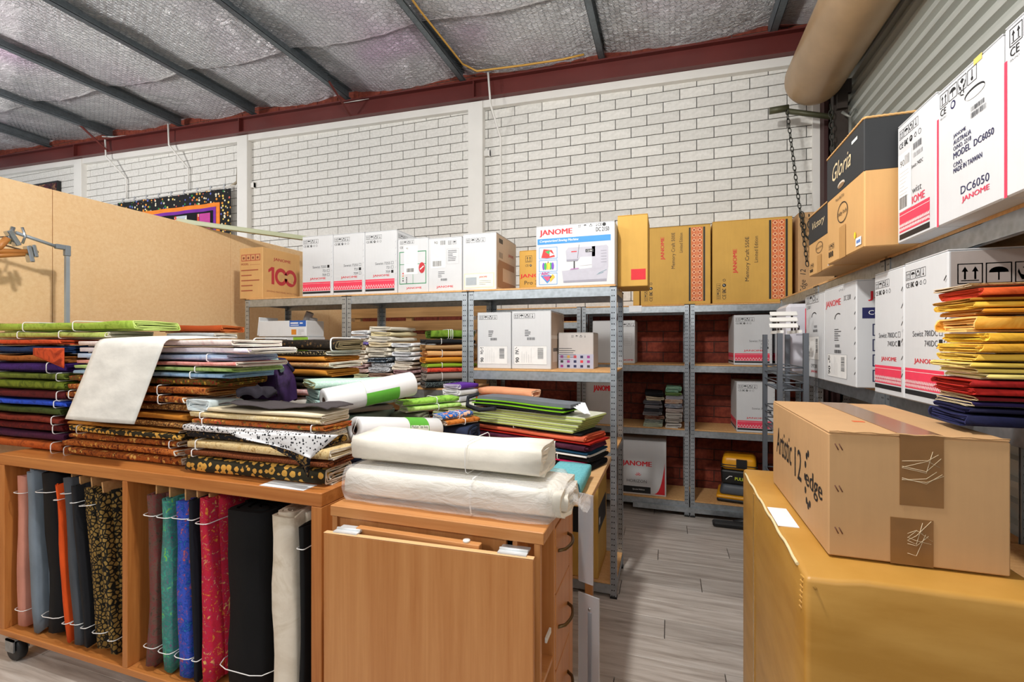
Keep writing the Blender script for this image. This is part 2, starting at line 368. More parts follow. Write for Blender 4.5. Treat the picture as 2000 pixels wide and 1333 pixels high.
for i in range(ix):
    for j in range(iy):
        cx_ = -9.6 + i * dx; cy_ = 2.2 + j * dy + (dy / 2 if i % 2 else 0)
        if cy_ > 4.68 or cy_ < 1.9 or (cx_ < -5.5 and cy_ < 2.6 + (-5.5 - cx_) * .43): continue
        P = [(cx_ + s_ * math.cos(PI / 3 * k), cy_ + s_ * math.sin(PI / 3 * k)) for k in (0, 1, 2, 3)]
        for q in range(3):
            p, q2 = P[q], P[q + 1]
            a3 = Vector((*p, wz(*p))); b3 = Vector((*q2, wz(*q2))); d = (b3 - a3).normalized(); n1 = d.cross(Vector((0, 0, 1))).normalized() * .0016
            o_ = len(vs_); vs_ += [a3 - n1, a3 + n1, a3 + Vector((0, 0, -.0024)), b3 - n1, b3 + n1, b3 + Vector((0, 0, -.0024))]
            fs_ += [(o_, o_ + 2, o_ + 5, o_ + 3), (o_ + 2, o_ + 1, o_ + 4, o_ + 5), (o_ + 1, o_, o_ + 3, o_ + 4)]
mb.add(vs_, fs_); stuff(mb.build('wire_mesh', plain('wire', '#6A7074', .45, .5), ceil_))
# ---- floor planks
t = NT('plank'); oi = t.n('ShaderNodeObjectInfo'); v = t.coords((2.2, 30, 1)); 
of = t.n('ShaderNodeVectorMath', operation='ADD'); cb = t.n('ShaderNodeCombineXYZ'); ml = t.n('ShaderNodeMath', operation='MULTIPLY'); t.l(oi.outputs['Random'], ml.inputs[0]); ml.inputs[1].default_value = 57
t.l(ml.outputs[0], cb.inputs[0]); t.l(ml.outputs[0], cb.inputs[1]); t.l(v, of.inputs[0]); t.l(cb.outputs[0], of.inputs[1])
f = t.noise(of.outputs[0], 1.0, 6, .62, .5); c = t.ramp(f, [(.3, '#A0958C'), (.5, '#C6BDB5'), (.72, '#DED8D2')]); hs = t.n('ShaderNodeHueSaturation'); t.l(c, hs.inputs['Color'])
mr = t.n('ShaderNodeMapRange'); t.l(oi.outputs['Random'], mr.inputs[0]); mr.inputs[3].default_value = .85; mr.inputs[4].default_value = 1.1; t.l(mr.outputs[0], hs.inputs['Value'])
t.l(hs.outputs[0], t.b.inputs['Base Color']); t.set(Roughness=.36); t.bump(f, .08, .003); PLANK = t.m
floor = struct(MB().box(-9, 3, -4, 4.95, -.1, -.009).build('floor', plain('floor_joint', '#4A4540', .8)))
pm = MB().bbox(-.598, .598, -.0885, .0885, -.008, 0, .001).mesh('plank', PLANK)
for j in range(27):
    y = .09 + j * .178; off = (j * .47) % 1.2
    for i in range(-4, 3):
        x = i * 1.2 + off
        if -5.2 < x < 1.9: place('plank', pm, floor, (x, y, -.0005))
# ---- MDF partition on the left
MDF = board('mdf', '#E6BC88', '#F1CFA0', .7, 45)
wl = struct(thing('wall_left', 'tall raw fibreboard partition behind the fabric table', 'partition')); del wl['category']
for i, y in enumerate((-.607, .593, 1.793, 2.993)):
    MB().bbox(-3.488, -3.47, y + .0015, y + 1.1985, .01, 2.4, .0015).build('panel', MDF, wl)
MB().bbox(-3.488, -3.47, 4.1945, 4.735, .01, 2.4, .0015).build('panel', MDF, wl)
PINE = wood('green_pine', '#A9B291', '#C3C8A8', 0, .8)
for y in (-.6, .6, 1.8, 3.0, 4.2): MB().box(-3.535, -3.489, y - .035, y + .035, .01, 2.39).build('stud', PINE, wl)
# timber batten resting across the partition top
a = Vector((-3.56, 2.60, 2.42)); b = Vector((-2.86, 3.74, 2.42)); d = (b - a); L = d.length
tag(MB().bbox(0, L, -.022, .022, -.018, .018, .002).build('timber_batten', PINE, None, a, (0, 0, math.atan2(d.y, d.x))), 'pale green timber batten laid across the partition top', 'batten')
# ---- roller door at the right
t = NT('door_sheet'); f = t.noise(t.coords((1, .5, 8)), 2, 4); t.l(t.ramp(f, [(.35, '#B5B9B4'), (.7, '#C4C8C3')]), t.b.inputs['Base Color']); t.set(Roughness=.45, Metallic=.15); DOORM = t.m
prof = []
z = .02
while z < 3.75:
    prof += [(1.405, z), (1.405, z + .044), (1.372, z + .054), (1.372, z + .080)]; z += .09
vs_ = []; 
for (x, zz) in prof: vs_ += [(x, -2.5, zz), (x, WY - .15, zz)]
door = struct(MB().add(vs_, [(2 * i, 2 * i + 2, 2 * i + 3, 2 * i + 1) for i in range(len(prof) - 1)]).build('door_1', DOORM))
MB().box(1.41, 1.5, -2.5, WY, 0, 4.6).build('backing', plain('door_back', '#4E4A44', .8), door)
DRUM = plain('drum_tan', '#A88C6B', .38, var=.14, scale=3)
drum = thing('roller_drum', 'tan painted roller door drum hanging below the roof', 'door drum', (1.10, 0, 3.60))
mb = MB(); mb.lathe([(.0, 4.37), (.15, 4.37), (.185, 4.365), (.205, 4.345), (.213, 4.30), (.213, -2.2), (0, -2.2)], 40, 0, 'y'); mb.build('drum_skin', DRUM, drum)
GRN = plain('dark_olive_steel', '#4B4B36', .5, .3, var=.2)
MB().tube([(-.30, 4.42, -.17), (-.16, 4.42, -.165)], .028, 10).tube([(-.17, 4.42, -.19), (.16, 4.42, -.29)], .022, 6).build('support_arm', GRN, drum)
DARKM = plain('dark_bracket', '#3A322D', .6, .3, var=.25)
MB().box(.155, .255, 4.40, 4.47, -.62, -.07).box(.13, .27, 4.37, 4.40, -.13, -.02).box(.17, .24, 4.36, 4.40, -.25, -.13).build('bracket', DARKM, drum)
MB().tube([(.19, 4.32, -.30), (.24, 4.30, -.36), (.27, 4.30, -.30)], .012, 6).tube([(.24, 4.30, -.36), (.235, 4.30, -.62)], .012, 6).build('yoke', plain('grey_yoke', '#8A8B85', .5, .4), drum)
# chains
CH = plain('chain_steel', '#33342F', .45, .6, var=.2)
def chain(label, pts, link=.042):
    root = thing('chain', label, 'chain', pts[0], 0, 'roller door chains'); o0 = Vector(pts[0])
    mb = MB(); acc = 0
    for k in range(14): pass
    me = MB(); ring = []
    for k in range(13):
        t_ = 2 * PI * k / 12; ring.append((math.cos(t_) * link * .27, 0, math.sin(t_) * link * .60))
    me.tube(ring, link * .085, 5, caps=False); lm = me.mesh('link', CH)
    n = 0
    for a_, b_ in zip(pts, pts[1:]):
        a_, b_ = Vector(a_), Vector(b_); d_ = b_ - a_; m_ = max(1, int(d_.length / (link * .92))); 
        for i in range(m_):
            p = a_ + d_ * ((i + .5) / m_) - o0
            q = d_.to_track_quat('Z', 'Y'); o = place('link', lm, root, p); o.rotation_mode = 'QUATERNION'
            o.rotation_quaternion = q @ Matrix.Rotation(PI / 2 * (n % 2) + .4, 3, 'Z').to_quaternion(); n += 1
q0 = PY(1537, 215, 4.36); q1 = PY(1557, 370, 4.28); q2 = PY(1577, 520, 4.2)
chain('long steel chain hanging under the left end of the roller drum', [q0, q1, q2])
chain('steel chain hanging beside the dark drum bracket', [PY(1622, 205, 4.33), PY(1627, 330, 4.33), PY(1628, 420, 4.33)], .05)
chain('short doubled chain knotted against the long chain', [PY(1566, 415, 4.2), PY(1572, 460, 4.17), PY(1584, 470, 4.16), PY(1580, 420, 4.17)], .05)
# ---- conduits, cable, bits on the wall
def conduit(label, px, r=.011):
    pts = [PY(x, y, WY - .03) for x, y in px]
    pts = [Vector((pts[0].x, WY - .16, pts[0].z)), Vector((pts[1].x, WY - .15, pts[1].z))] + pts[2:]
    tag(MB().tube(pts, r, 8).build('conduit', WHITE_P), label, 'conduit', 'white wall conduits')
conduit('white conduit running down the brick wall beside the middle column', [(962, 155), (966, 215), (978, 270), (978, 448), (978, 560)])
conduit('white conduit dropping to the left half of the quilt rail', [(225, 280), (225, 312), (247, 350), (247, 388)])
conduit('white conduit dropping to the right half of the quilt rail', [(347, 250), (347, 290), (368, 330), (368, 372)])
pts = [(-2.02, 1.2, zpur(-2.0) + .05), (-2.02, 2.6, zpur(-2) + .06), (-2.03, 3.6, zpur(-2) + .05), (-2.02, 4.45, zpur(-2) + .07), (-1.9, 4.55, zpur(-1.9) + .03), (-1.4, 4.56, zpur(-1.4) + .02), (-1.0, 4.57, zpur(-1) + .022), (-.78, 4.56, zpur(-.8) + .03)]
tag(MB().tube(pts, .010, 6).build('yellow_cable', plain('yellow_cable', '#C99A45', .5)), 'yellow electrical cable clipped along a purlin and the beam', 'cable')
for lab, px in (('loose white cable end lying on the beam above the middle brace', [(670, 200), (700, 196), (740, 188), (775, 183)]), ('loose white cable end on the beam above the quilt', [(200, 267), (225, 268), (240, 266), (265, 264)])):
    pts = [PY(x, y, WY - .1) for x, y in px]; tag(MB().tube(pts, .009, 6).build('cable_end', WHITE_P), lab, 'cable')
# ---- quilt on its rail
qx0, qx1, qz1 = -7.52, -5.40, 3.50
t = NT('quilt_border'); v = t.coords(); vo = t.n('ShaderNodeTexVoronoi'); vo.inputs['Scale'].default_value = 22; t.l(v, vo.inputs['Vector'])
sp = t.n('ShaderNodeSeparateColor'); t.l(vo.outputs['Color'], sp.inputs[0])
a = t.ramp(sp.outputs[0], [(0, '#E9E2C8'), (.25, '#E79A3C'), (.45, '#F1D16B'), (.6, '#2E8A4A'), (.75, '#D96A55'), (.88, '#5C68B8')], 'CONSTANT'); k = t.ramp(vo.outputs['Distance'], [(.3, (1, 1, 1)), (.36, (0, 0, 0))])
m_ = t.n('ShaderNodeMix', data_type='RGBA'); t.l(k, m_.inputs[0]); m_.inputs[6].default_value = lin('#14161A'); t.l(a, m_.inputs[7]); t.l(m_.outputs[2], t.b.inputs['Base Color']); t.set(Roughness=.9); QB = t.m
qt = thing('quilt', 'black floral patchwork quilt with orange and purple borders on the wall rail', 'quilt', ((qx0 + qx1) / 2, WY - .10, qz1 - 1.5))
qw = qx1 - qx0
def wav(mb, x0, x1, z0, z1, y, mi=0):
    mb.grid(lambda u, v_: (x0 + (x1 - x0) * u, y + .008 * math.sin((x0 + (x1 - x0) * u) * 14), z0 + (z1 - z0) * v_), 24, 4, mi)
def quiltpart(nm, x0, x1, z0, z1, y, m):
    mb = MB(); wav(mb, x0, x1, z0, z1, y); wav(mb, x0, x1, z0, z1, y + .006); return mb.build(nm, m, qt)
quiltpart('border', -qw / 2, qw / 2, 0, 1.5, 0, QB)
quiltpart('orange_band', -qw / 2 + .17, qw / 2 - .17, .17, 1.33, -.008, fab('q_or', ['#F08A35']))
quiltpart('purple_band', -qw / 2 + .225, qw / 2 - .225, .225, 1.275, -.012, fab('q_pu', ['#7A35A0']))
quiltpart('field', -qw / 2 + .27, qw / 2 - .27, .27, 1.23, -.016, fab('q_bk', ['#17181C']))
QC = ['#7FA6D8', '#B9C6CF', '#7A50C8', '#E2567E', '#8FD3B5', '#3E5FC0', '#E9E9E0', '#C04A9A']
for c_ in range(4):
    xx = qw / 2 - .31 - .19 - c_ * .42
    for r_ in range(4):
        zz = 1.21 - (r_ + 1) * .24
        m1, m2 = R.choice(QC), R.choice(QC)
        MB().add([(xx, -.03, zz), (xx + .19, -.03, zz), (xx + .19, -.03, zz + .23), (xx, -.03, zz + .23), (xx + .095, -.03, zz + .115)], [(0, 1, 4), (2, 3, 4)], 0).add([(xx, -.03, zz), (xx + .19, -.03, zz), (xx + .19, -.03, zz + .23), (xx, -.03, zz + .23), (xx + .095, -.03, zz + .115)], [(1, 2, 4), (3, 0, 4)], 1).build('patch', [fab('q' + m1, [m1]), fab('q' + m2, [m2])], qt)
        MB().box(xx - .04, xx - .006, -.031, -.026, zz, zz + .23).build('sashing', fab('q_sash', ['#D8503F', '#F0E2D0'], 'dots', .6), qt)
MB().tube([(-qw / 2 - .25, .0, 1.52), (qw / 2 + .08, 0, 1.52)], .012, 8).build('rail', WHITE_P, qt)
for k in range(9): MB().box(-qw / 2 + .1 + k * .24, -qw / 2 + .12 + k * .24, -.012, .008, 1.49, 1.56).build('clip', plain('clip_grey', '#B9BCC0', .4, .5), qt)
MB().tube([(qw / 2 + .02, .0, 1.52), (qw / 2 + .05, .07, 1.60), (qw / 2 + .05, .08, 1.78)], .02, 6).build('rail_bracket', plain('brass_grey', '#A59A86', .5, .4), qt)
p = PY(95, 358, WY - .05)
fq = thing('framed_picture', 'dark framed picture on the far left brick wall', 'picture', (p.x, WY - .03, p.z - .4))
MB().box(-.5, .22, -.02, .02, 0, .42).build('frame', BLK, fq); MB().box(-.47, .19, -.024, -.02, .03, .39).build('canvas', fab('pic', ['#7C3A44', '#2E2430', '#B0805A'], 'batik', .5), fq)
# ================================================================== shelving
def post_mesh(sx, sy, h):
    """L-section post, corner at origin, flanges toward sx, sy"""
    mb = MB(); x0, x1 = sorted((0, .036 * sx)); y0, y1 = sorted((0, .036 * sy)); a0, a1 = sorted((0, .0025 * sx)); b0, b1 = sorted((0, .0025 * sy))
    mb.box(x0, x1, b0, b1, 0, h); mb.box(a0, a1, *( (.0025, y1) if sy > 0 else (y0, -.0025)), 0, h); return mb
def shelf_unit(label, org, w, d, levels, rz=0, h=1.815, group='galvanised shelving units'):
    u = thing('shelving_unit', label, 'shelves', org, rz, group)
    for (x, sx) in ((0, 1), (w, -1)):
        for (y, sy) in ((0, 1), (d, -1)):
            p = post_mesh(sx, sy, h).build('post', PUNCH, u, (x, y, 0))
            c0, c1 = sorted((-.002 * sx, .038 * sx)); e0, e1 = sorted((-.002 * sy, .038 * sy))
            MB().box(c0, c1, e0, e1, h, h + .006).box(c0, c1, e0, e1, 0, .012).build('plastic_cap', BLK, p)
    for z in levels:
        for (y0, y1) in ((.003, .005), (d - .005, d - .003)):
            fl = (y0, y0 + .02) if y0 < d / 2 else (y1 - .02, y1)
            MB().box(.004, w - .004, y0, y1, z - .068, z - .0105).box(.004, w - .004, fl[0], fl[1], z - .068, z - .066).box(.004, w - .004, fl[0], fl[1], z - .0125, z - .0105).build('beam', GALV2, u)
        for (x0, x1) in ((.003, .005), (w - .005, w - .003)):
            MB().box(x0, x1, .006, d - .006, z - .05, z - .012).build('side_beam', GALV2, u)
        MB().box(.006, w - .006, .0028, d - .0028, z - .0105, z).build('shelf_board', MDFS, u)
    return u
FY = 2.785; SH = 1.83
shelf_unit('grey metal shelves nearest the fibreboard partition', (-3.085, FY, 0), .925, .43, (.12, .62, 1.32, SH))
shelf_unit('grey metal shelves holding cream and white fabric piles', (-2.155, FY, 0), .925, .43, (.12, .62, 1.19, SH))
shelf_unit('grey metal shelves under the big sewing machine picture box', (-1.222, FY, 0), .935, .43, (.09, .86, 1.325, SH))
BYF = 4.30
shelf_unit('grey metal shelves against the bricks holding the yellow vacuum', (.175, BYF, 0), .92, .42, (.14, .75, 1.305, SH - .01))
shelf_unit('grey metal shelves against the bricks holding two small fabric stacks', (-.755, BYF, 0), .92, .42, (.14, .75, 1.305, SH - .01))
shelf_unit('grey metal shelves hidden behind the front row', (-1.685, BYF, 0), .92, .42, (.14, .75, 1.305, 1.69, SH - .01))
RX = .815
shelf_unit('grey metal shelves along the roller door in the far corner bay', (RX, 4.095, 0), .92, .45, (.14, .75, 1.30, SH), -PI / 2)
shelf_unit('grey metal shelves along the roller door holding the black topped carton', (RX, 3.165, 0), .92, .45, (.14, .75, 1.30, SH), -PI / 2)
shelf_unit('grey metal shelves along the roller door beside the orange fabric pile', (RX, 2.235, 0), 1.2, .45, (.14, .75, 1.30, SH), -PI / 2)
MB().box(-.30, .95, BYF - .012, BYF - .002, .04, .085).build('foot_rail', GALV2)
bpy.context.view_layer.update()
o = bpy.data.objects['foot_rail']; tag(o, 'long galvanised rail across the feet of the rear shelves', 'rail')

# ================================================================== printing on cartons
INK = {}
def ink(c):
    if c not in INK:
        t = NT('ink_' + c.strip('#')); f = t.noise(t.coords(), 30, 2); t.l(t.ramp(f, [(.3, shade(c, .96)), (.7, shade(c, 1.03))]), t.b.inputs['Base Color']); t.set(Roughness=.6); INK[c] = t.m
    return INK[c]
_TX = {}
def text_mesh(s, bold=0, shear=0):
    key = (s, bold, shear)
    if key not in _TX:
        cu = bpy.data.curves.new('t', 'FONT'); cu.body = s; cu.size = 1; cu.resolution_u = 2; cu.offset = 0; cu.shear = shear
        ob = bpy.data.objects.new('t', cu); COL.objects.link(ob)
        dg = bpy.context.evaluated_depsgraph_get(); me = bpy.data.meshes.new_from_object(ob.evaluated_get(dg))
        vs_ = [tuple(v.co[:2]) for v in me.vertices]; fs = [tuple(p.vertices) for p in me.polygons]
        bpy.data.objects.remove(ob); bpy.data.curves.remove(cu); bpy.data.meshes.remove(me)
        if not vs_: vs_ = [(0, 0)]; fs = []
        x0 = min(v[0] for v in vs_); x1 = max(v[0] for v in vs_); y0 = min(v[1] for v in vs_); y1 = max(v[1] for v in vs_)
        _TX[key] = ([(v[0] - x0, v[1] - y0) for v in vs_], fs, x1 - x0, y1 - y0)
    return _TX[key]
K, RED, PNK, NVY, GRY, WHT, LGR = '#1B1B1E', '#D9202E', '#EE3E5C', '#232350', '#55575C', '#F3F3F3', '#B9BBBE'
class Print:
    def __init__(s): s.p = []      # (verts2d, faces, colour, layer)
    def poly(s, pts, c, l=0): s.p.append((list(pts), [tuple(range(len(pts)))], c, l))
    def rect(s, x0, y0, x1, y1, c, l=0): s.poly([(x0, y0), (x1, y0), (x1, y1), (x0, y1)], c, l)
    def frame(s, x0, y0, x1, y1, w, c, l=0):
        s.rect(x0, y0, x1, y0 + w, c, l); s.rect(x0, y1 - w, x1, y1, c, l); s.rect(x0, y0 + w, x0 + w, y1 - w, c, l); s.rect(x1 - w, y0 + w, x1, y1 - w, c, l)
    def disc(s, x, y, r, c, l=0, n=16, ry=None): s.poly([(x + r * math.cos(2 * PI * k / n), y + (ry or r) * math.sin(2 * PI * k / n)) for k in range(n)], c, l)
    def ring(s, x, y, r, w, c, l=0, n=20, a0=0, a1=2 * PI, ry=None):
        ry = ry or r; k_ = ry / r
        for k in range(n):
            a, b = a0 + (a1 - a0) * k / n, a0 + (a1 - a0) * (k + 1) / n
            s.poly([(x + (r - w) * math.cos(a), y + (r - w) * k_ * math.sin(a)), (x + r * math.cos(a), y + r * k_ * math.sin(a)), (x + r * math.cos(b), y + r * k_ * math.sin(b)), (x + (r - w) * math.cos(b), y + (r - w) * k_ * math.sin(b))], c, l)
    def line(s, x0, y0, x1, y1, w, c, l=0):
        d = math.hypot(x1 - x0, y1 - y0) or 1; nx, ny = -(y1 - y0) / d * w / 2, (x1 - x0) / d * w / 2
        s.poly([(x0 - nx, y0 - ny), (x1 - nx, y1 - ny), (x1 + nx, y1 + ny), (x0 + nx, y0 + ny)], c, l)
    def text(s, x, y, st, h, c=K, wd=None, bold=0, al='l', rot=0, l=1, shear=0):
        vs_, fs, W, Hh = text_mesh(st, 0, shear); sy = h / Hh if Hh else 1; sx = (wd / W) if wd and W else sy; wd = W * sx
        ox = {'l': 0, 'c': -wd / 2, 'r': -wd}[al]; co, si = math.cos(rot), math.sin(rot)
        for q in ((0,) if bold < .003 else (-1, 0, 1)):
            dx_, dl = q * bold * h * 3.2, abs(q) * .15
            s.p.append(([(x + (a * sx + ox + dx_) * co - b * sy * si, y + (a * sx + ox + dx_) * si + b * sy * co) for a, b in vs_], fs, c, l + q * .12 + .12))
    def icons(s, x, y, sz, c=K, n=4, frame=True, gap=.1):
        for k in range(n):
            a = x + k * sz * (1 + gap); w = sz * .05
            if frame: s.frame(a, y, a + sz, y + sz, w, c)
            if k == 0:
                for q in (.3, .7):
                    s.rect(a + sz * (q - .04), y + sz * .22, a + sz * (q + .04), y + sz * .62, c); s.poly([(a + sz * (q - .13), y + sz * .6), (a + sz * (q + .13), y + sz * .6), (a + sz * q, y + sz * .85)], c)
                s.rect(a + sz * .15, y + sz * .14, a + sz * .85, y + sz * .19, c)
            elif k == 1:
                s.poly([(a + sz * (.5 + .38 * math.cos(PI * j / 8)), y + sz * (.52 + .28 * math.sin(PI * j / 8))) for j in range(9)], c)
                s.rect(a + sz * .47, y + sz * .15, a + sz * .53, y + sz * .55, c)
            elif k == 2:
                s.poly([(a + sz * .5, y + sz * .88), (a + sz * .72, y + sz * .72), (a + sz * .5, y + sz * .5), (a + sz * .28, y + sz * .72)], c)
                for m in (-1, 1): s.poly([(a + sz * (.5 + m * .12), y + sz * .15), (a + sz * (.5 + m * .25), y + sz * .15), (a + sz * (.5 + m * .4), y + sz * .5), (a + sz * (.5 + m * .36), y + sz * .68), (a + sz * (.5 + m * .28), y + sz * .42), (a + sz * (.5 + m * .1), y + sz * .32)], c)
            else:
                s.rect(a + sz * .46, y + sz * .4, a + sz * .54, y + sz * .88, c); s.disc(a + sz * .5, y + sz * .28, sz * .13, c, n=10)
    def marks(s, x, y, h, c=K, eac=True, n=3):
        s.text(x, y, 'CE', h, c, wd=h * 1.5); x += h * 2.0
        if eac: s.text(x, y, 'EAC', h * 1.05, c, wd=h * 1.3, bold=0.0135); x += h * 1.9
        s.disc(x + h * .5, y + h * .5, h * .55, c, n=14); s.poly([(x + h * .2, y + h * .35), (x + h * .75, y + h * .55), (x + h * .65, y + h * .8)], WHT, 1); x += h * 1.6
        if n > 1:
            for j in range(3): a = PI / 2 + j * 2 * PI / 3; s.line(x + h * .5 + .45 * h * math.cos(a), y + h * .5 + .45 * h * math.sin(a), x + h * .5 + .45 * h * math.cos(a + 1.7), y + h * .5 + .45 * h * math.sin(a + 1.7), h * .14, c)
            x += h * 1.5
        if n > 2: s.ring(x + h * .5, y + h * .5, h * .5, h * .1, c, n=12)
    def barcode(s, x, y, w, h, c=K, seed=1, vert=False):
        r = random.Random(seed); p = 0
        L = h if vert else w
        while p < L - L * .03:
            b = L * r.choice((.015, .025, .04)); 
            if vert: s.rect(x, y + p, x + w, y + min(L, p + b), c, 2)
            else: s.rect(x + p, y, x + min(L, p + b), y + h, c, 2)
            p += b + L * r.choice((.015, .025, .03))
    def lines(s, x, y, w, n, pitch, h, c=GRY, seed=2):
        r = random.Random(seed)
        for i in range(n): s.rect(x, y - i * pitch, x + w * r.uniform(.5, 1), y - i * pitch + h, c, 2)
    def label(s, x0, y0, x1, y1, seed=1, c='#EDEDEC', big='90'):
        """pasted shipping label lying on its side"""
        s.rect(x0, y0, x1, y1, c, 1); w, h = x1 - x0, y1 - y0
        s.frame(x0, y0, x1, y1, w * .008, LGR, 2)
        if big: s.text(x0 + w * .16, y0 + h * .1, big, w * .11, K, rot=PI / 2, l=2, bold=0.0135)
        r = random.Random(seed)
        for i in range(7):
            for j in range(4):
                if r.random() < .55: s.rect(x0 + w * (.04 + j * .028), y0 + h * (.55 + i * .055), x0 + w * (.065 + j * .028), y0 + h * (.59 + i * .055), K, 2)
        for i in range(5): s.rect(x0 + w * (.24 + i * .07), y0 + h * .1, x0 + w * (.247 + i * .07), y0 + h * r.uniform(.5, .9), LGR, 2)
        s.barcode(x0 + w * .72, y0 + h * .3, w * .17, h * .6, GRY, seed, True)
    def build(s, parent, org, u, v, n, name='print'):
        cols = []; mb = MB(); org, u, v, n = Vector(org), Vector(u), Vector(v), Vector(n)
        flip = u.cross(v).dot(n) < 0
        for vs_, fs, c, l in s.p:
            if c not in cols: cols.append(c)
            mb.add([org + u * a + v * b + n * (.0005 + .0004 * l) for a, b in vs_], [f[::-1] if flip else f for f in fs], cols.index(c))
        return mb.build(name, [ink(c) for c in cols], parent)
# ================================================================== cartons
CW = card('white_carton', '#D2D4D7', .6, .03); CK = card('kraft_carton', '#C39A6C'); CG = card('gold_carton', '#CFA24C'); CK2 = card('kraft_tan', '#D3A56A'); CB = card('black_carton', '#2A2C2F'); CGR = card('grey_carton', '#C5C1BF', .7, .04)
TAPE = plain('brown_tape', '#8A6238', .22, var=.12)
class Carton: pass
def carton(name, label, x0, x1, y0, y1, z0, z1, mat, group=None, rz=0, cat='box', bev=.004, flaps=True, inner=None):
    c = Carton(); c.w, c.d, c.h = x1 - x0, y1 - y0, z1 - z0
    c.o = thing(name, label, cat, ((x0 + x1) / 2, (y0 + y1) / 2, z0 + .0005), rz, group)
    w, d, h = c.w, c.d, c.h
    t_ = .004 if flaps else 0
    MB().bbox(-w / 2, w / 2, -d / 2, d / 2, 0, h - t_, bev).build('body', mat, c.o)
    if flaps:
        if d >= w: # flaps meet along the long direction
            for a, b in ((-w / 2 + .001, -.0012), (.0012, w / 2 - .001)): MB().bbox(a, b, -d / 2 + .001, d / 2 - .001, h - t_ + .0003, h, .001).build('top_flap', mat, c.o)
        else:
            for a, b in ((-d / 2 + .001, -.0012), (.0012, d / 2 - .001)): MB().bbox(-w / 2 + .001, w / 2 - .001, a, b, h - t_ + .0003, h, .001).build('top_flap', mat, c.o)
    return c
def on(c, face, pr, name='print'):
    w, d, h = c.w, c.d, c.h
    if face == 'front': return pr.build(c.o, (-w / 2, -d / 2, 0), (1, 0, 0), (0, 0, 1), (0, -1, 0), name)
    if face == 'left': return pr.build(c.o, (-w / 2, d / 2, 0), (0, -1, 0), (0, 0, 1), (-1, 0, 0), name)
    if face == 'right': return pr.build(c.o, (w / 2, -d / 2, 0), (0, 1, 0), (0, 0, 1), (1, 0, 0), name)
    if face == 'top': return pr.build(c.o, (-w / 2, -d / 2, h), (1, 0, 0), (0, 1, 0), (0, 0, 1), name)
GB = 'white sewing machine cartons'
def lattice_band(p, W, y0, y1, x0, x1, zig=True):
    p.rect(x0, y0, x1, y1, PNK); h = y1 - y0
    p.rect(x0, y0 + h * .82, x1, y0 + h * .84, WHT, 1)
    n = 12; s_ = (x1 - x0) / n
    for i in range(n):
        a = x0 + i * s_
        p.line(a, y0 + h * .06, a + s_ / 2, y0 + h * .42, h * .035, WHT, 1); p.line(a + s_ / 2, y0 + h * .42, a + s_, y0 + h * .06, h * .035, WHT, 1)
        if not zig: p.line(a, y0 + h * .42, a + s_ / 2, y0 + h * .06, h * .035, WHT, 1); p.line(a + s_ / 2, y0 + h * .06, a + s_, y0 + h * .42, h * .035, WHT, 1)
def sewist(W, H, names, tick, zig=True, tear=True, ysc=1):
    p = Print(); s_ = W * .115
    p.icons(W * .04, H * .87, s_); p.marks(W * .05, H * .815, H * .035)
    y = H * .46
    for i, nm in enumerate(names):
        p.text(W * .80, y - i * H * .068, nm, H * .040, GRY, al='r'); p.frame(W * .83, y - i * H * .068, W * .90, y - i * H * .068 + H * .045, W * .008, GRY)
        if i == tick: p.rect(W * .83, y - i * H * .068, W * .90, y - i * H * .068 + H * .045, K, 1)
    p.text(W * .52, H * .265, 'JANOME', H * .042, RED, bold=0.0113, al='c', wd=W * .52)
    lattice_band(p, W, H * .09, H * .235, W * .02, W * .93, zig); p.rect(W * .02, H * .045, W * .93, H * .08, K)
    if tear:
        for i in range(7): p.line(W * .955, H * (.2 + i * .1), W * .985, H * (.22 + i * .1), W * .012, LGR)
    return p
# ---- front row, top shelf
c = carton('printed_carton', 'kraft carton with a red 100 emblem and an open flap', -3.175, -2.945, 2.815, 3.20, SH, 2.225, CK2, rz=0, flaps=False)
MB().box(-.115, -.112, -.19, .19, 0, .12).build('open_flap', CK2, c.o, (0, 0, c.h - .002), (0, -1.95, 0))
p = Print(); W, H = c.d, c.h
p.text(W * .5, H * .76, 'JANOME', H * .075, '#B03A3A', al='c', wd=W * .46, bold=0.0090)
p.rect(W * .22, H * .30, W * .29, H * .64, '#B8333A'); p.poly([(W * .22, H * .64), (W * .14, H * .58), (W * .14, H * .52), (W * .22, H * .57)], '#B8333A')
p.ring(W * .47, H * .47, W * .165, W * .07, '#B8333A', n=32, ry=H * .175); p.ring(W * .73, H * .47, W * .165, W * .07, '#B8333A', n=32, ry=H * .175)
p.poly([(W * .40, H * .52), (W * .80, H * .52), (W * .80, H * .36), (W * .74, H * .36), (W * .74, H * .45), (W * .50, H * .45), (W * .49, H * .38), (W * .44, H * .38)], '#C9A06A', 1)
p.text(W * .5, H * .14, 'SEWING MACHINES WITH YOU', H * .032, '#9A5A44', al='c', wd=W * .8); on(c, 'right', p)
p = Print(); W = c.w
p.rect(W * .08, H * .74, W * .9, H * .87, '#B4573F'); 
for k in range(4): p.rect(W * (.11 + k * .2), H * .755, W * (.27 + k * .2), H * .855, '#CFA06A', 1); p.disc(W * (.19 + k * .2), H * .80, W * .045, '#8A4A34', 2, 8)
p.text(W * .08, H * .66, 'MODEL', H * .04, '#A5543C', bold=0.0090); p.rect(W * .46, H * .66, W * .9, H * .665, '#A5543C')
for k in range(5): p.lines(W * .08, H * (.55 - k * .1), W * .8, 1, 1, H * .02, '#A5543C', k)
on(c, 'front', p)
xs = [-2.575, -2.300, -2.030, -1.768]
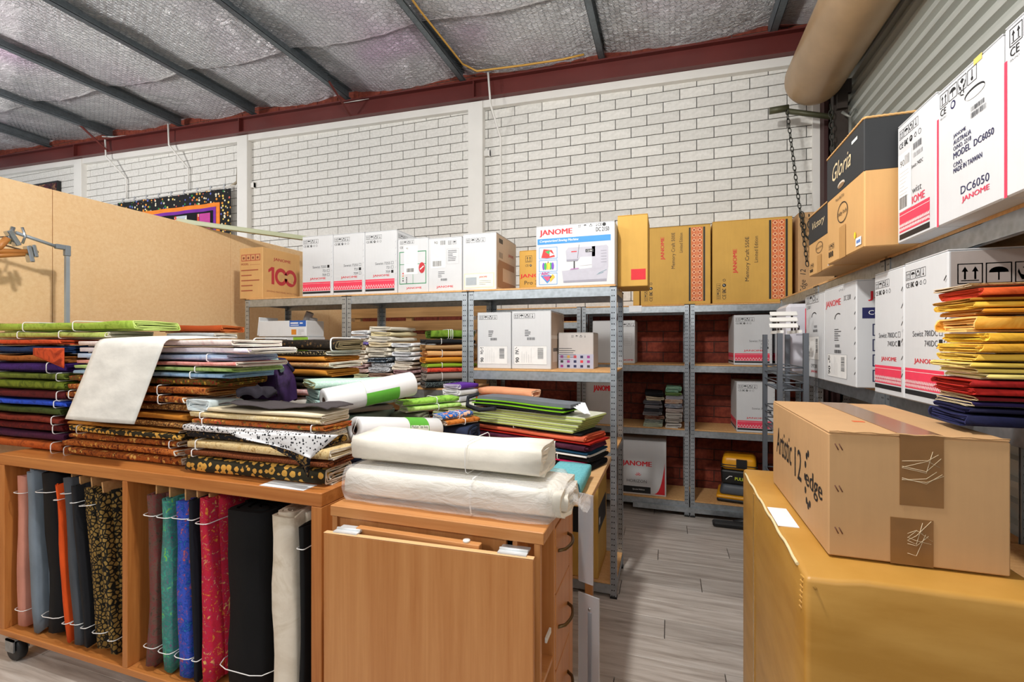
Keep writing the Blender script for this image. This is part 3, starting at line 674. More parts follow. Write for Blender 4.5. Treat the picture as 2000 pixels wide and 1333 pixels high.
for i in range(3):
    tk = ('top model name ticked black', 'middle model name ticked black', 'lowest model name ticked')[i]
    cc = carton('sewing_machine_carton', 'pink banded carton on the front shelves, ' + tk, xs[i], xs[i + 1] - .004, 2.82, 3.19, SH, (2.275, 2.272, 2.27)[i], CW, GB)
    on(cc, 'front', sewist(cc.w, cc.h, ['Sewist 725S', '721', '709'], i))
    p = Print(); p.icons(cc.d * .05, cc.h * .88, cc.w * .11); p.marks(cc.d * .05, cc.h * .8, cc.h * .03); on(cc, 'right', p)
cc = carton('sewing_machine_carton', 'white carton with a green printed frame and red seal', -1.766, -1.532, 2.822, 3.19, SH, 2.20, CW, GB)
p = Print(); W, H = cc.w, cc.h
p.icons(W * .08, H * .90, W * .1, gap=.2); p.text(W * .08, H * .82, 'CE', H * .04, K)
p.frame(W * .06, H * .16, W * .94, H * .76, W * .022, '#1F8A55'); p.rect(W * .06, H * .52, W * .94, H * .53, '#1F8A55'); p.rect(W * .5, H * .17, W * .512, H * .52, '#1F8A55')
p.rect(W * .22, H * .34, W * .66, H * .86, '#F4F4F2', 1); p.text(W * .28, H * .80, '90', H * .035, K, l=2); p.lines(W * .26, H * .74, W * .36, 8, H * .028, H * .004, LGR); p.barcode(W * .30, H * .38, W * .25, H * .07, K, 3)
for k in range(4): p.disc(W * .18, H * (.36 - k * .045), W * .022, ('#D9202E', '#E98A2E', '#3C9A57', '#2A2A2A')[k], 1, 8); p.disc(W * .30, H * (.28 - k * .03), W * .018, K, 1, 8)
p.disc(W * .80, H * .45, W * .10, '#C4323A', 1, 16, H * .10); p.line(W * .74, H * .42, W * .86, H * .48, W * .03, WHT, 2)
p.text(W * .54, H * .06, 'JANOME', H * .045, RED, bold=0.0090, al='c', wd=W * .5); on(cc, 'front', p)
cc = carton('sewing_machine_carton', 'plain white carton with a pasted shipping label high on its face', -1.530, -1.286, 2.822, 3.19, SH, 2.19, CW, GB)
p = Print(); W, H = cc.w, cc.h
p.rect(W * .08, H * .44, W * .52, H * .96, '#F1F1F0', 1); p.text(W * .18, H * .88, '90', H * .055, K, l=2); p.barcode(W * .36, H * .86, W * .16, H * .08, GRY, 9); p.barcode(W * .14, H * .47, W * .27, H * .10, K, 5); p.lines(W * .12, H * .80, W * .34, 6, H * .03, H * .004, LGR)
p.icons(W * .60, H * .86, W * .10, n=2, gap=.4); p.frame(W * .56, H * .50, W * .92, H * .78, W * .006, LGR); p.lines(W * .60, H * .74, W * .26, 7, H * .03, H * .008, GRY)
p.lines(W * .30, H * .36, W * .2, 4, H * .03, H * .008, GRY); p.barcode(W * .38, H * .20, W * .2, H * .04, GRY, 7); p.text(W * .5, H * .06, 'JANOME', H * .048, RED, bold=0.0090, al='c', wd=W * .5); on(cc, 'front', p)
cc = carton('sewing_machine_carton', 'white carton with a small cream label beside the golden box', -1.280, -1.045, 2.825, 3.23, SH, 2.20, CW, GB)
p = Print(); W, H = cc.w, cc.h; p.icons(W * .10, H * .84, W * .12, frame=True, gap=.25)
p.rect(W * .04, H * .04, W * .94, H * .30, '#DAD6BE'); p.rect(W * .07, H * .055, W * .91, H * .285, '#EDEBDC', 1); p.rect(W * .1, H * .09, W * .42, H * .23, '#A9B1B8', 2); p.text(W * .5, H * .21, 'JANOME', H * .035, RED, l=2, bold=0.0090); p.lines(W * .5, H * .16, W * .35, 3, H * .03, H * .005, GRY); on(cc, 'front', p)
p = Print(); W = cc.d; p.rect(0, 0, W, H * .98, '#C3AE98'); p.text(W * .72, H * .66, 'JANOME', H * .07, '#A83A34', l=1, bold=0.0090, al='c'); p.rect(W * .12, H * .84, W * .3, H * .92, '#4A443E', 1); p.rect(W * .12, H * .58, W * .3, H * .68, '#9A8A7A', 1)
p.poly([(W * .05, H * .05), (W * .95, H * .05), (W * .95, H * .18), (W * .30, H * .18), (W * .30, H * .42), (W * .90, H * .42), (W * .90, H * .54), (W * .10, H * .54), (W * .05, H * .40)], '#9A7458', 1); on(cc, 'right', p)
cc = carton('machine_carton', 'golden carton marked professional peeking out behind the picture box', -.98, -.60, 3.105, 3.21, SH, 2.125, CG)
p = Print(); W, H = cc.w, cc.h; p.text(W * .02, H * .34, 'JANOME', H * .11, RED, bold=0.0135, wd=W * .55); p.text(W * .1, H * .2, 'Pro 3000', H * .09, K, wd=W * .42); p.text(W * .1, H * .06, 'PROFESSIONAL', H * .07, K, wd=W * .4)
p.icons(W * .12, H * .72, W * .12, n=1); p.marks(W * .12, H * .62, H * .05, n=1, eac=False); on(cc, 'front', p)
# the picture box
cc = carton('sewing_machine_carton', 'large white carton picturing a sewing machine under a blue banner', -.775, -.298, 2.80, 3.10, SH, 2.205, CW, GB)
p = Print(); W, H = cc.w, cc.h; BLU = '#3D8FD0'
p.text(W * .05, H * .82, 'JANOME', H * .115, RED, bold=0.0135, wd=W * .42); p.text(W * .93, H * .85, 'DC 2150', H * .065, K, al='r', wd=W * .16, bold=0.0045)
p.icons(W * .54, H * .925, H * .06, n=4, frame=False, gap=.5); p.text(W * .79, H * .935, 'CE', H * .04, K); p.disc(W * .87, H * .955, H * .028, K); p.ring(W * .94, H * .955, H * .026, H * .006, LGR)
p.rect(W * .02, H * .695, W * .95, H * .79, BLU); p.text(W * .05, H * .72, 'Computerized Sewing Machine', H * .05, WHT, wd=W * .5, shear=.25, bold=0.0045)
for k in range(3):
    y0 = H * (.04 + k * .21); p.frame(W * .04, y0, W * .28, y0 + H * .19, W * .006, BLU)
cr = ['#E2383A', '#3FAE5A', '#F0E1E0', '#E9B83A', '#7C4FC0', '#3D8FD0']
p.poly([(W * .07, H * .48), (W * .10, H * .62), (W * .21, H * .60), (W * .25, H * .49), (W * .15, H * .47)], cr[0], 1); p.poly([(W * .12, H * .58), (W * .19, H * .60), (W * .17, H * .53)], cr[1], 2); p.poly([(W * .18, H * .58), (W * .24, H * .52), (W * .18, H * .50)], cr[2], 2)
for k in range(6): p.disc(W * (.10 + k * .024), H * .34, W * .017, (cr[4], cr[1], cr[3], '#C8D84A', cr[1], cr[4])[k], 1 + k % 2, 14, H * .06)
p.rect(W * .155, H * .39, W * .165, H * .42, '#6A5A30', 1)
p.poly([(W * .06, H * .19), (W * .24, H * .19), (W * .15, H * .06)], cr[5], 1); p.poly([(W * .09, H * .175), (W * .21, H * .175), (W * .15, H * .09)], '#E0567E', 2); p.text(W * .07, H * .195, 'ABC', H * .05, '#C02E8A', l=2, bold=0.0135); p.poly([(W * .19, H * .08), (W * .25, H * .16), (W * .22, H * .21), (W * .18, H * .15)], cr[3], 2)
MC, MC2, MC3 = '#B9B8C4', '#9796A4', '#6E6D7A'
p.poly([(W * .36, H * .06), (W * .90, H * .06), (W * .92, H * .30), (W * .34, H * .25)], MC, 1); p.poly([(W * .36, H * .06), (W * .90, H * .06), (W * .90, H * .10), (W * .36, H * .09)], MC2, 2)
p.poly([(W * .72, H * .26), (W * .92, H * .28), (W * .92, H * .60), (W * .90, H * .63), (W * .72, H * .62)], MC, 2); p.poly([(W * .40, H * .40), (W * .54, H * .40), (W * .57, H * .46), (W * .76, H * .46), (W * .76, H * .62), (W * .42, H * .62), (W * .39, H * .57)], MC, 2)
p.poly([(W * .40, H * .40), (W * .54, H * .40), (W * .55, H * .43), (W * .40, H * .43)], MC2, 3); p.poly([(W * .57, H * .32), (W * .72, H * .33), (W * .72, H * .46), (W * .57, H * .46)], '#D2D2DA', 2)
p.rect(W * .64, H * .53, W * .74, H * .58, K, 3); p.text(W * .655, H * .54, '12:00', H * .03, WHT, l=4); p.rect(W * .46, H * .545, W * .53, H * .56, RED, 3)
p.line(W * .54, H * .44, W * .56, H * .66, W * .006, MC3, 3); p.rect(W * .49, H * .28, W * .505, H * .40, K, 3); p.poly([(W * .44, H * .26), (W * .56, H * .275), (W * .55, H * .29), (W * .46, H * .285)], '#B58AB8', 3)
for k in range(5): p.rect(W * .83, H * (.36 + k * .045), W * .90, H * (.365 + k * .045), MC3, 3)
p.line(W * .80, H * .19, W * .9, H * .24, W * .004, '#4A8A96', 3); p.line(W * .78, H * .17, W * .86, H * .2, W * .004, '#4A8A96', 3); on(cc, 'front', p)
cc = carton('machine_carton', 'yellow carton with a red patch overhanging the end of the front shelves', -.296, -.118, 2.93, 3.21, SH, 2.265, CG)
p = Print(); W, H = cc.w, cc.h; p.rect(W * .45, H * .09, W * .93, H * .24, RED); on(cc, 'front', p)
# ---- rear row, top shelf
BZ = SH - .01
def folk(p, x0, x1, y0, y1):
    p.rect(x0, y0, x1, y1, '#D9713F'); bw_ = (x1 - x0) * .16
    p.rect(x0 - bw_ * 1.3, y0, x0 - bw_ * .3, y1, K); p.rect(x1 + bw_ * .3, y0, x1 + bw_ * 1.3, y1, K)
    n = 14; hh = (y1 - y0) / n; ww = (x1 - x0) / 2
    for i in range(n):
        for j in range(2):
            cx_, cy_ = x0 + ww * (j + .5), y0 + hh * (i + .5); r = min(ww, hh) * .40
            p.poly([(cx_ - r, cy_), (cx_, cy_ - r), (cx_ + r, cy_), (cx_, cy_ + r)], '#F3D6A8', 1); p.poly([(cx_ - r * .72, cy_), (cx_, cy_ - r * .72), (cx_ + r * .72, cy_), (cx_, cy_ + r * .72)], '#D9713F', 2); p.poly([(cx_ - r * .4, cy_), (cx_, cy_ - r * .4), (cx_ + r * .4, cy_), (cx_, cy_ + r * .4)], '#8A2E22', 3)
    p.rect(x0 + ww * .98, y0, x0 + ww * 1.02, y1, '#F3D6A8', 1)
for (x0, x1, z1, num, lab, fx) in ((-.235, .338, 2.50, '500E', 'golden carton with folk pattern strip, model number starting with five hundred', .73), (.352, .948, 2.515, '550E', 'golden carton with folk pattern strip next to the kraft box in the corner', .75)):
    cc = carton('machine_carton', lab, x0, x1, BYF + .02, BYF + .37, BZ, z1, CG, 'golden embroidery machine cartons'); W, H = cc.w, cc.h; p = Print()
    tx = .36 if num == '500E' else .33
    p.text(W * tx, H * .58 if num == '500E' else H * .36, 'JANOME', W * .065, RED, rot=PI / 2, bold=0.0113, wd=H * .29); p.text(W * (tx + .155), H * .46 if num == '500E' else H * .26, 'Memory Craft ' + num, W * .066, K, rot=PI / 2, wd=H * .46 if num == '500E' else H * .53, bold=-.0); p.text(W * (tx + .25), H * .66 if num == '500E' else H * .48, 'Limited Edition', W * .045, K, rot=PI / 2, wd=H * .25 if num == '500E' else H * .31)
    folk(p, W * fx, W * (fx + .16), H * .04, H * .97)
    for k in range(4):
        q = Print(); q.icons(0, 0, W * .055, n=4)
    q = Print(); q.icons(0, 0, W * .052, n=4); q.marks(0, -W * .07, W * .045, n=2)
    for vs_, fs, c_, l in q.p: p.p.append(([(W * .05 + W * .055 - b, H * .05 + a) for a, b in vs_], fs, c_, l))
    on(cc, 'front', p)
cc = carton('machine_carton', 'small golden carton tucked beside the golden cartons on the rear shelf', -.30, -.245, BYF + .02, BYF + .2, BZ, BZ + .16, CG)
cc = carton('cutter_carton', 'kraft carton with black script standing in the corner on the rear shelf', .985, 1.235, 4.30, 4.58, BZ + .001, 2.53, CK)
p = Print(); p.text(cc.w * .25, cc.h * .1, 'Edge  12', cc.w * .2, K, rot=PI / 2, shear=.2); p.text(cc.w * .5, cc.h * .6, 'Artistic', cc.w * .2, K, rot=PI / 2, shear=.3); on(cc, 'front', p)
o = MB().box(0, .11, -.002, 0, -.055, 0).build('paper_tag', plain('paper', '#E9EDF2', .7), None, (-.335, BYF - .001, BZ - .002)); tag(o, 'white paper tag hanging from the rear shelf beam', 'tag')
# ---- right row, top shelf (faces turned to -X)
def rcarton(name, label, ynear, yfar, z0, z1, mat, x0=.752, depth=.36, group=GB, flaps=True):
    return carton(name, label, x0, x0 + depth, ynear, yfar, z0, z1, mat, group, flaps=flaps)
def babybox(label, ynear, yfar, z1, x0, title, zsplit, slot=True, big=True):
    c = carton('machine_carton', label, x0, x0 + .34, ynear, yfar, SH, z1, CK2, 'kraft cartons with black tops', flaps=False)
    W, H = c.d, c.h; hb = zsplit - SH
    MB().bbox(-c.w / 2 - .0012, c.w / 2 + .0012, -c.d / 2 - .0012, c.d / 2 + .0012, hb, H + .001, .003).build('black_top', CB, c.o)
    # raised wavy rim round the top
    mb = MB(); n = 40
    for (ax, ay, bx_, by_) in ((-c.w / 2, -c.d / 2, -c.w / 2, c.d / 2), (-c.w / 2, -c.d / 2, c.w / 2, -c.d / 2)):
        mb.tube([(ax + (bx_ - ax) * i / n, ay + (by_ - ay) * i / n, H + .004 + .0015 * (i % 2)) for i in range(n + 1)], .0045, 5)
    mb.build('fluted_rim', CK2, c.o)
    p = Print()
    p.text(W * .18, H * .74 if big else H * .72, title, H * .15, '#E8D2A8', shear=.35, wd=W * .52, bold=0.0023)
    if slot:
        p.disc(W * .44, H * .655, W * .10, '#D8CBB8', 1, 20, H * .028); p.disc(W * .44, H * .645, W * .09, '#8A6A48', 2, 20, H * .02); p.rect(W * .72, H * .9, W * .86, H * .925, '#E9F2EE', 1)
    p.text(W * .28, H * .535, 'Model BLET50' if big else 'Model BLV', H * .025, K)
    p.ring(W * .47, H * .40, W * .145, W * .013, K, n=32, ry=H * .09); p.text(W * .47, H * .375, 'baby lock', H * .045, K, al='c', wd=W * .24, bold=0.0054)
    p.rect(W * .38, H * .0, W * .56, H * .28, '#BD8F55', 0)
    p.icons(W * .06, H * .13, W * .055, n=3, gap=.05)
    for k in range(3): p.rect(W * (.06 + k * .05), H * .06, W * (.09 + k * .05), H * .11, K)
    if big: p.disc(W * .80, H * .13, W * .025, '#F0D830', 1, 10, H * .03)
    p.rect(W * .82, H * .035, W * .95, H * .10, '#EEF2F8', 1); p.rect(W * .84, H * .055, W * .93, H * .08, '#6A8AC8', 2)
    # lettering sits on the black sleeve, so lift it by the sleeve thickness
    p.build(c.o, (-c.w / 2 - .0016, c.d / 2, 0), (0, -1, 0), (0, 0, 1), (-1, 0, 0)); return c
babybox('large kraft carton with a black lettered top and hand slot', 1.985, 2.395, 2.285, .66, 'Gloria', 2.10)
babybox('smaller kraft carton with a black lettered top near the corner', 2.42, 2.80, 2.13, .69, 'Victory', 1.99, slot=False, big=False)
cc = rcarton('sewing_machine_carton', 'pink banded white carton with half covered lettering above the roller door shelves', 1.722, 1.968, SH, 2.235, CW)
W, H = cc.d, cc.h; p = Print(); p.icons(W * .06, H * .87, W * .12); p.marks(W * .06, H * .79, H * .045); p.barcode(W * .45, H * .70, W * .22, H * .05, GRY, 21); p.barcode(W * .45, H * .64, W * .25, H * .035, LGR, 22); p.text(W * .40, H * .56, 'Sewist 740DC', H * .03, K, wd=W * .3)
p.rect(W * .03, H * .26, W * .40, H * .74, '#EFEFEE', 1); p.text(W * .09, H * .63, '90', H * .055, GRY, l=2); p.barcode(W * .22, H * .63, W * .14, H * .08, LGR, 24); p.lines(W * .06, H * .58, W * .3, 8, H * .03, H * .004, LGR, 6); p.barcode(W * .07, H * .28, W * .22, H * .10, GRY, 25)
p.text(W * .42, H * .355, 'wist', H * .05, GRY, wd=W * .24); p.text(W * .42, H * .275, 'IOME', H * .058, PNK, wd=W * .32, bold=0.0135); lattice_band(p, W, H * .085, H * .255, W * .06, W * .86, False); p.rect(W * .06, H * .025, W * .86, H * .07, K); on(cc, 'left', p)
for (y0, y1, lab, z1) in ((1.43, 1.716, 'white carton with pink edge and a dark hand hole, next to the pink banded carton', 2.225), (1.12, 1.422, 'white carton with pink edge next to the carton with the hand hole', 2.23)):
    cc = rcarton('sewing_machine_carton', lab, y0, y1, SH, z1, CW)
    W, H = cc.d, cc.h; p = Print(); p.rect(W * .0, 0, W * .035, H * .80, PNK); p.icons(W * .06, H * .86, W * .14); p.text(W * .07, H * .80, 'CE', H * .05, K, wd=W * .1, bold=0.0045); p.disc(W * .29, H * .82, H * .03, NVY); p.disc(W * .29, H * .82, H * .018, WHT, 1); p.text(W * .07, H * .775, 'EEA ONLY', H * .012, GRY)
    for j in range(3): a = PI / 2 + j * 2 * PI / 3; p.line(W * .44 + .03 * W * math.cos(a), H * .85 + .03 * W * math.sin(a), W * .44 + .04 * W * math.cos(a + 1.7), H * .85 + .04 * W * math.sin(a + 1.7), W * .012, K)
    if y0 > 1.4:
        p.disc(W * .63, H * .79, W * .15, K, 1, 24, H * .035); p.disc(W * .64, H * .78, W * .14, '#F5F5F2', 2, 24, H * .028); p.rect(W * .62, H * .96, W * .74, H * 1.0, '#E2C46A', 1)
        p.barcode(W * .58, H * .67, W * .2, H * .03, GRY, 31); p.barcode(W * .58, H * .625, W * .22, H * .035, GRY, 32)
    y = H * .57
    for i, (st, hh, ww) in enumerate((('JANOME', .032, .2), ('AUSTRALIA', .032, .28), ('O/NO. 2218', .03, .28), ('MODEL  DC6050', .045, .6), ('C/NO.', .03, .15), ('MADE IN TAIWAN', .034, .44))):
        p.text(W * .30, y, st, H * hh, NVY, wd=W * ww, bold=0.0081); y -= H * (.042 if i not in (2, 3) else .058)
    p.text(W * .42, H * .155, 'DC6050', H * .055, NVY, wd=W * .42); p.text(W * .44, H * .09, 'JANOME', H * .045, PNK, wd=W * .40, bold=0.0135); on(cc, 'left', p)
# ---- right row, second shelf
Z2 = 1.30
tornlab = ('pink banded white carton with a grey side behind the orange fabric pile', 'pink banded white carton between the grey sided carton and the blue label carton')
for k, (y0, y1, z1) in enumerate(((1.66, 1.918, 1.755), (1.924, 2.16, 1.752))):
    cc = rcarton('sewing_machine_carton', tornlab[k], y0, y1, Z2, z1, CW)
    W, H = cc.d, cc.h; p = sewist(W, H, ['Sewist 780DC', '740DC'], 1, False); 
    for i in range(6): p.line(W * .93, H * (.16 + i * .13), W * .98, H * (.19 + i * .13), W * .012, K, 1)
    on(cc, 'left', p)
    if k == 0:
        q = Print(); W = cc.w; q.rect(W * .02, 0, W, H * .985, '#B3AAA6'); q.icons(W * .06, H * .78, W * .16, n=5); q.text(W * .09, H * .66, 'CE', H * .065, K, wd=W * .12); q.text(W * .08, H * .63, 'EEA ONLY', H * .02, K); q.text(W * .26, H * .635, 'EAC', H * .105, K, wd=W * .14, bold=0.0135); q.ring(W * .54, H * .69, W * .065, W * .03, K);  # grey rectangle paints shade onto this white carton's near face
        for j in range(3): a = PI / 2 + j * 2 * PI / 3; q.line(W * .74 + .06 * W * math.cos(a), H * .69 + .06 * W * math.sin(a), W * .74 + .06 * W * math.cos(a + 1.7), H * .69 + .06 * W * math.sin(a + 1.7), W * .02, K)
        on(cc, 'front', q)
def sidecut(p, W, H, u=.55):
    for i in range(6): p.line(W * .955, H * (.12 + i * .14), W * .985, H * (.145 + i * .14), W * .01, K, 1)
cc = rcarton('sewing_machine_carton', 'white carton with hand slot, red brand and navy label on its side', 2.33, 2.752, Z2, 1.755, CW, .746)
W, H = cc.d, cc.h; p = Print()
p.text(W * .06, H * .78, 'JANOME', H * .085, RED, wd=W * .50, bold=0.0090); p.text(W * .66, H * .83, 'DC 3200', H * .05, GRY, wd=W * .2); p.icons(W * .5, H * .93, H * .03, frame=False, n=4, gap=.6)
p.ring(W * .48, H * .66, W * .12, W * .022, K, n=14, a0=.3 * PI, a1=1.0 * PI, ry=H * .06); p.lines(W * .36, H * .55, W * .22, 6, H * .022, H * .008, GRY, 8); p.barcode(W * .38, H * .37, W * .16, H * .03, GRY, 41); p.barcode(W * .36, H * .31, W * .22, H * .035, GRY, 42)
p.label(W * .12, H * .06, W * .75, H * .30, 5); sidecut(p, W, H); on(cc, 'left', p)
p = Print(); W = cc.w; p.text(W * .12, H * .80, 'JANOME', H * .09, RED, wd=W * .7, bold=0.0090); p.rect(W * .06, H * .64, W * .9, H * .74, '#23265C'); p.text(W * .12, H * .66, 'Computerized', H * .055, WHT, wd=W * .5)
for i in range(4): p.frame(W * .16, H * (.06 + i * .14), W * .5, H * (.17 + i * .14), W * .012, '#2B2F55'); p.rect(W * .22, H * (.08 + i * .14), W * .4, H * (.14 + i * .14), '#9AA6BE', 1)
on(cc, 'front', p)
cc = rcarton('sewing_machine_carton', 'white carton with pink edge strip and small carry handle near the corner', 2.758, 3.115, Z2, 1.75, CW, .748)
W, H = cc.d, cc.h; p = Print(); p.rect(0, 0, W * .06, H * .86, PNK); p.icons(W * .08, H * .90, W * .15); p.marks(W * .1, H * .84, H * .04, eac=False, n=2); p.ring(W * .5, H * .73, W * .14, W * .03, K, n=14, a0=.2 * PI, a1=1.0 * PI, ry=H * .06); p.barcode(W * .5, H * .60, W * .15, H * .03, GRY, 51); p.barcode(W * .45, H * .55, W * .22, H * .03, K, 52); p.label(W * .16, H * .22, W * .75, H * .50, 9); p.text(W * .34, H * .12, 'CM7200', H * .045, GRY, wd=W * .3); p.text(W * .34, H * .055, 'JANOME', H * .035, RED, wd=W * .32, bold=0.0090); on(cc, 'left', p)
cc = carton('appliance_carton', 'smooth white appliance carton with rounded lid edge in the corner', .675, .95, 3.215, 3.52, Z2, 1.725, card('satin_white', '#DAD9E2', .35, .03), None, bev=.02, flaps=False)
W, H = cc.w, cc.h; p = Print(); p.text(W * .38, H * .80, 'J', H * .13, RED, bold=0.0180); p.rect(W * .18, H * .555, W, H * .563, GRY); p.ring(W * .48, H * .65, W * .10, W * .035, '#8C918E', a0=.3, a1=5.8); 
for k in range(6): p.rect(W * .40, H * (.14 + k * .045), W * .42, H * (.15 + k * .045), K); p.rect(W * .45, H * (.14 + k * .045), W * .9, H * (.148 + k * .045), LGR)
on(cc, 'front', p)
# ---- wire cart in the corner with louvre slats on top
CG1 = plain('cart_grey', '#6A7078', .45, .5)
ct = thing('wire_cart', 'grey metal wire basket cart in the corner by the roller door shelves', 'cart', (.575, 3.0, 0))
for (x, y) in ((-.02, -.2), (.10, -.2), (-.02, .2), (.10, .2)): MB().box(x - .012, x + .012, y - .012, y + .012, .06, 1.54).build('upright', CG1, ct); MB().lathe([(0, 0), (.03, 0), (.03, .05), (0, .06)], 12, org=(x, y, 0)).build('caster', BLK, ct)
for z in (.25, .62, 1.0, 1.24):
    mb = MB()
    for k in range(4):
        zz = z + k * .04; mb.tube([(-.02, -.2, zz), (.1, -.2, zz), (.1, .2, zz), (-.02, .2, zz), (-.02, -.2, zz)], .004, 5)
    for k in range(11): y = -.2 + .04 * k; mb.tube([(-.02, y, z), (.1, y, z)], .0025, 4)
    mb.build('wire_basket', CG1, ct)
for k in range(3):
    MB().bbox(-.075, .075, -.03, .03, 0, .014, .003).build('louvre_slat', WHITE_P, None, (.60 - k * .012, 3.44 - k * .055, 1.59 - k * .022), (.35, 0, .05)) if False else None
lv = thing('slat_bundle', 'three white louvre slats stacked on the wire cart', 'slats', (.60, 2.93, 1.5415))
MB().box(-.035, -.02, -.10, .16, 0, .016).box(.05, .065, -.10, .16, 0, .016).build('runner', WHITE_P, lv)
for k in range(3): MB().bbox(-.065, .07, -.017, .017, -.004, .004, .002).build('slat', WHITE_P, lv, (-.018 + k * .014, -.075 + k * .07, .040 + k * .036), (.7, 0, 0)); MB().box(-.03, -.022, -.006, .006, .012, .04 + k * .036).box(.052, .06, -.006, .006, .012, .04 + k * .036).build('slat_clip', DARKM, lv, (0, -.068 + k * .07, 0))
# ---- big golden carton in the foreground with the kraft carton on it
bc = thing('large_carton', 'huge golden carton in the foreground under the kraft carton', 'box', (.4925, 1.588, 0))
W_, D_, H_ = .435, .884, 1.0
t = NT('golden_card'); v = t.coords(); f = t.noise(t.coords((2, 2, 9)), 1.6, 5); t.l(t.ramp(f, [(.35, '#B58335'), (.7, '#C9984A')]), t.b.inputs['Base Color']); t.set(Roughness=.42); t.bump(t.noise(v, 4, 4), .12, .02); GOLDC = t.m
bm = bmesh.new(); bmesh.ops.create_cube(bm, size=1)
for v_ in bm.verts: v_.co = (v_.co.x * W_, v_.co.y * D_, (v_.co.z + .5) * H_)
bmesh.ops.bevel(bm, geom=bm.edges[:], offset=.012, segments=3, affect='EDGES', profile=.5)
bmesh.ops.subdivide_edges(bm, edges=[e for e in bm.edges if e.calc_length() > .3], cuts=8, use_grid_fill=True)
for v_ in bm.verts:
    q = v_.co; n_ = fbm(q.x * 9, q.y * 9, q.z * 9) * .0012
    if q.z > .9 and q.y < -D_ / 2 + .06 and q.x < -W_ / 2 + .06: q.z -= .008
    v_.co = q + Vector((n_, n_ * .5, n_))
MB().bm(bm, 0, True).build('body', GOLDC, bc)
MB().box(-W_ / 2 - .0028, -W_ / 2 + .001, .17, .19, .05, H_ - .02).build('strap', plain('clear_strap', '#B48A44', .25), bc)
mb = MB(); mb.tube([(-W_ / 2 + .0, y, H_ - .006 + .003 * math.sin(y * 40)) for y in [-.38 + .04 * k for k in range(20)]], .004, 5); mb.build('worn_edge', plain('worn_card', '#E2CFA0', .8), bc)
mb = MB()
for k in range(7): mb.tube([(-W_ / 2 + .02 - .001 * k, -D_ / 2 - .002 + .004 * k, H_ - .03 - .012 * k), (-W_ / 2 - .004, -D_ / 2 + .02 + .002 * k, H_ - .012 - .012 * k)], .003, 4)
mb.build('crushed_corner', GOLDC, bc)
MB().box(-.215, -.165, -.17, -.02, H_ + .0005, H_ + .002).build('stuck_label', plain('paper', '#E9EDF2', .7), bc)
ac = carton('cutter_carton', 'kraft carton with script lettering on top of the huge golden carton', .346, .672, 1.25, 1.848, 1.004, 1.287, CK, bev=.003)
W, H = ac.d, ac.h
p = Print(); p.text(W * .10, H * .42, 'Artistic', H * .30, K, wd=W * .34, shear=.2); p.text(W * .50, H * .36, '12', H * .30, K, wd=W * .12); p.text(W * .69, H * .33, 'edge', H * .22, K, wd=W * .24, bold=0.0045)
for k in range(12):
    a = 2 * PI * k / 12
    if 1.2 < a % (2 * PI) < 5.6: p.disc(W * .73 + W * .05 * math.cos(a), H * .45 + H * .24 * math.sin(a), W * .014, K, 0, 8, H * .035)
on(ac, 'left', p)
MB().box(-.025, .055, -ac.d / 2 - .0012, ac.d / 2 + .0012, ac.h + .0002, ac.h + .0012).build('packing_tape', TAPE, ac.o)
WR = plain('tape_wrinkle', '#D8C4A2', .3)
for (x0, x1, z0, z1, sd) in ((-.028, .05, ac.h * .46, ac.h + .001, 3), (-.045, .032, 0, ac.h * .36, 5)):
    tp = MB().box(x0, x1, -ac.d / 2 - .0014, -ac.d / 2 + .001, z0, z1).build('packing_tape', TAPE, ac.o); r = random.Random(sd); mb = MB()
    for k in range(7):
        za = z0 + (z1 - z0) * r.uniform(.25, .7); mb.tube([(x0 + (x1 - x0) * (.05 if sd == 3 else .4), -ac.d / 2 - .0016, za), (x0 + (x1 - x0) * .6, -ac.d / 2 - .003, za + r.uniform(-.01, .02)), (x0 + (x1 - x0) * r.uniform(.75, 1), -ac.d / 2 - .0016, za + r.uniform(-.02, .05))], .0006, 4)
    mb.build('wrinkles', WR, tp)
for z in (.25, .155, .06):
    for k in range(2): MB().tube([(-.15 + k * .008, -ac.d / 2 - .0005, z + .006), (-.143 + k * .008, -ac.d / 2 - .0005, z - .008)], .0012, 4).build('staple', plain('staple', '#6A4030', .5), ac.o)
MB().box(-.06, -.035, -.13, -.115, ac.h + .0002, ac.h + .001).build('orange_sticker', ink('#D8602A'), ac.o)
mb = MB(); mb.tube([(-ac.w / 2 + .002 + (ac.w - .004) * k / 20, -ac.d / 2 - .001, ac.h + .0015 + .0012 * math.sin(k * 1.7)) for k in range(21)], .0016, 4); mb.build('frayed_edge', CK, ac.o)
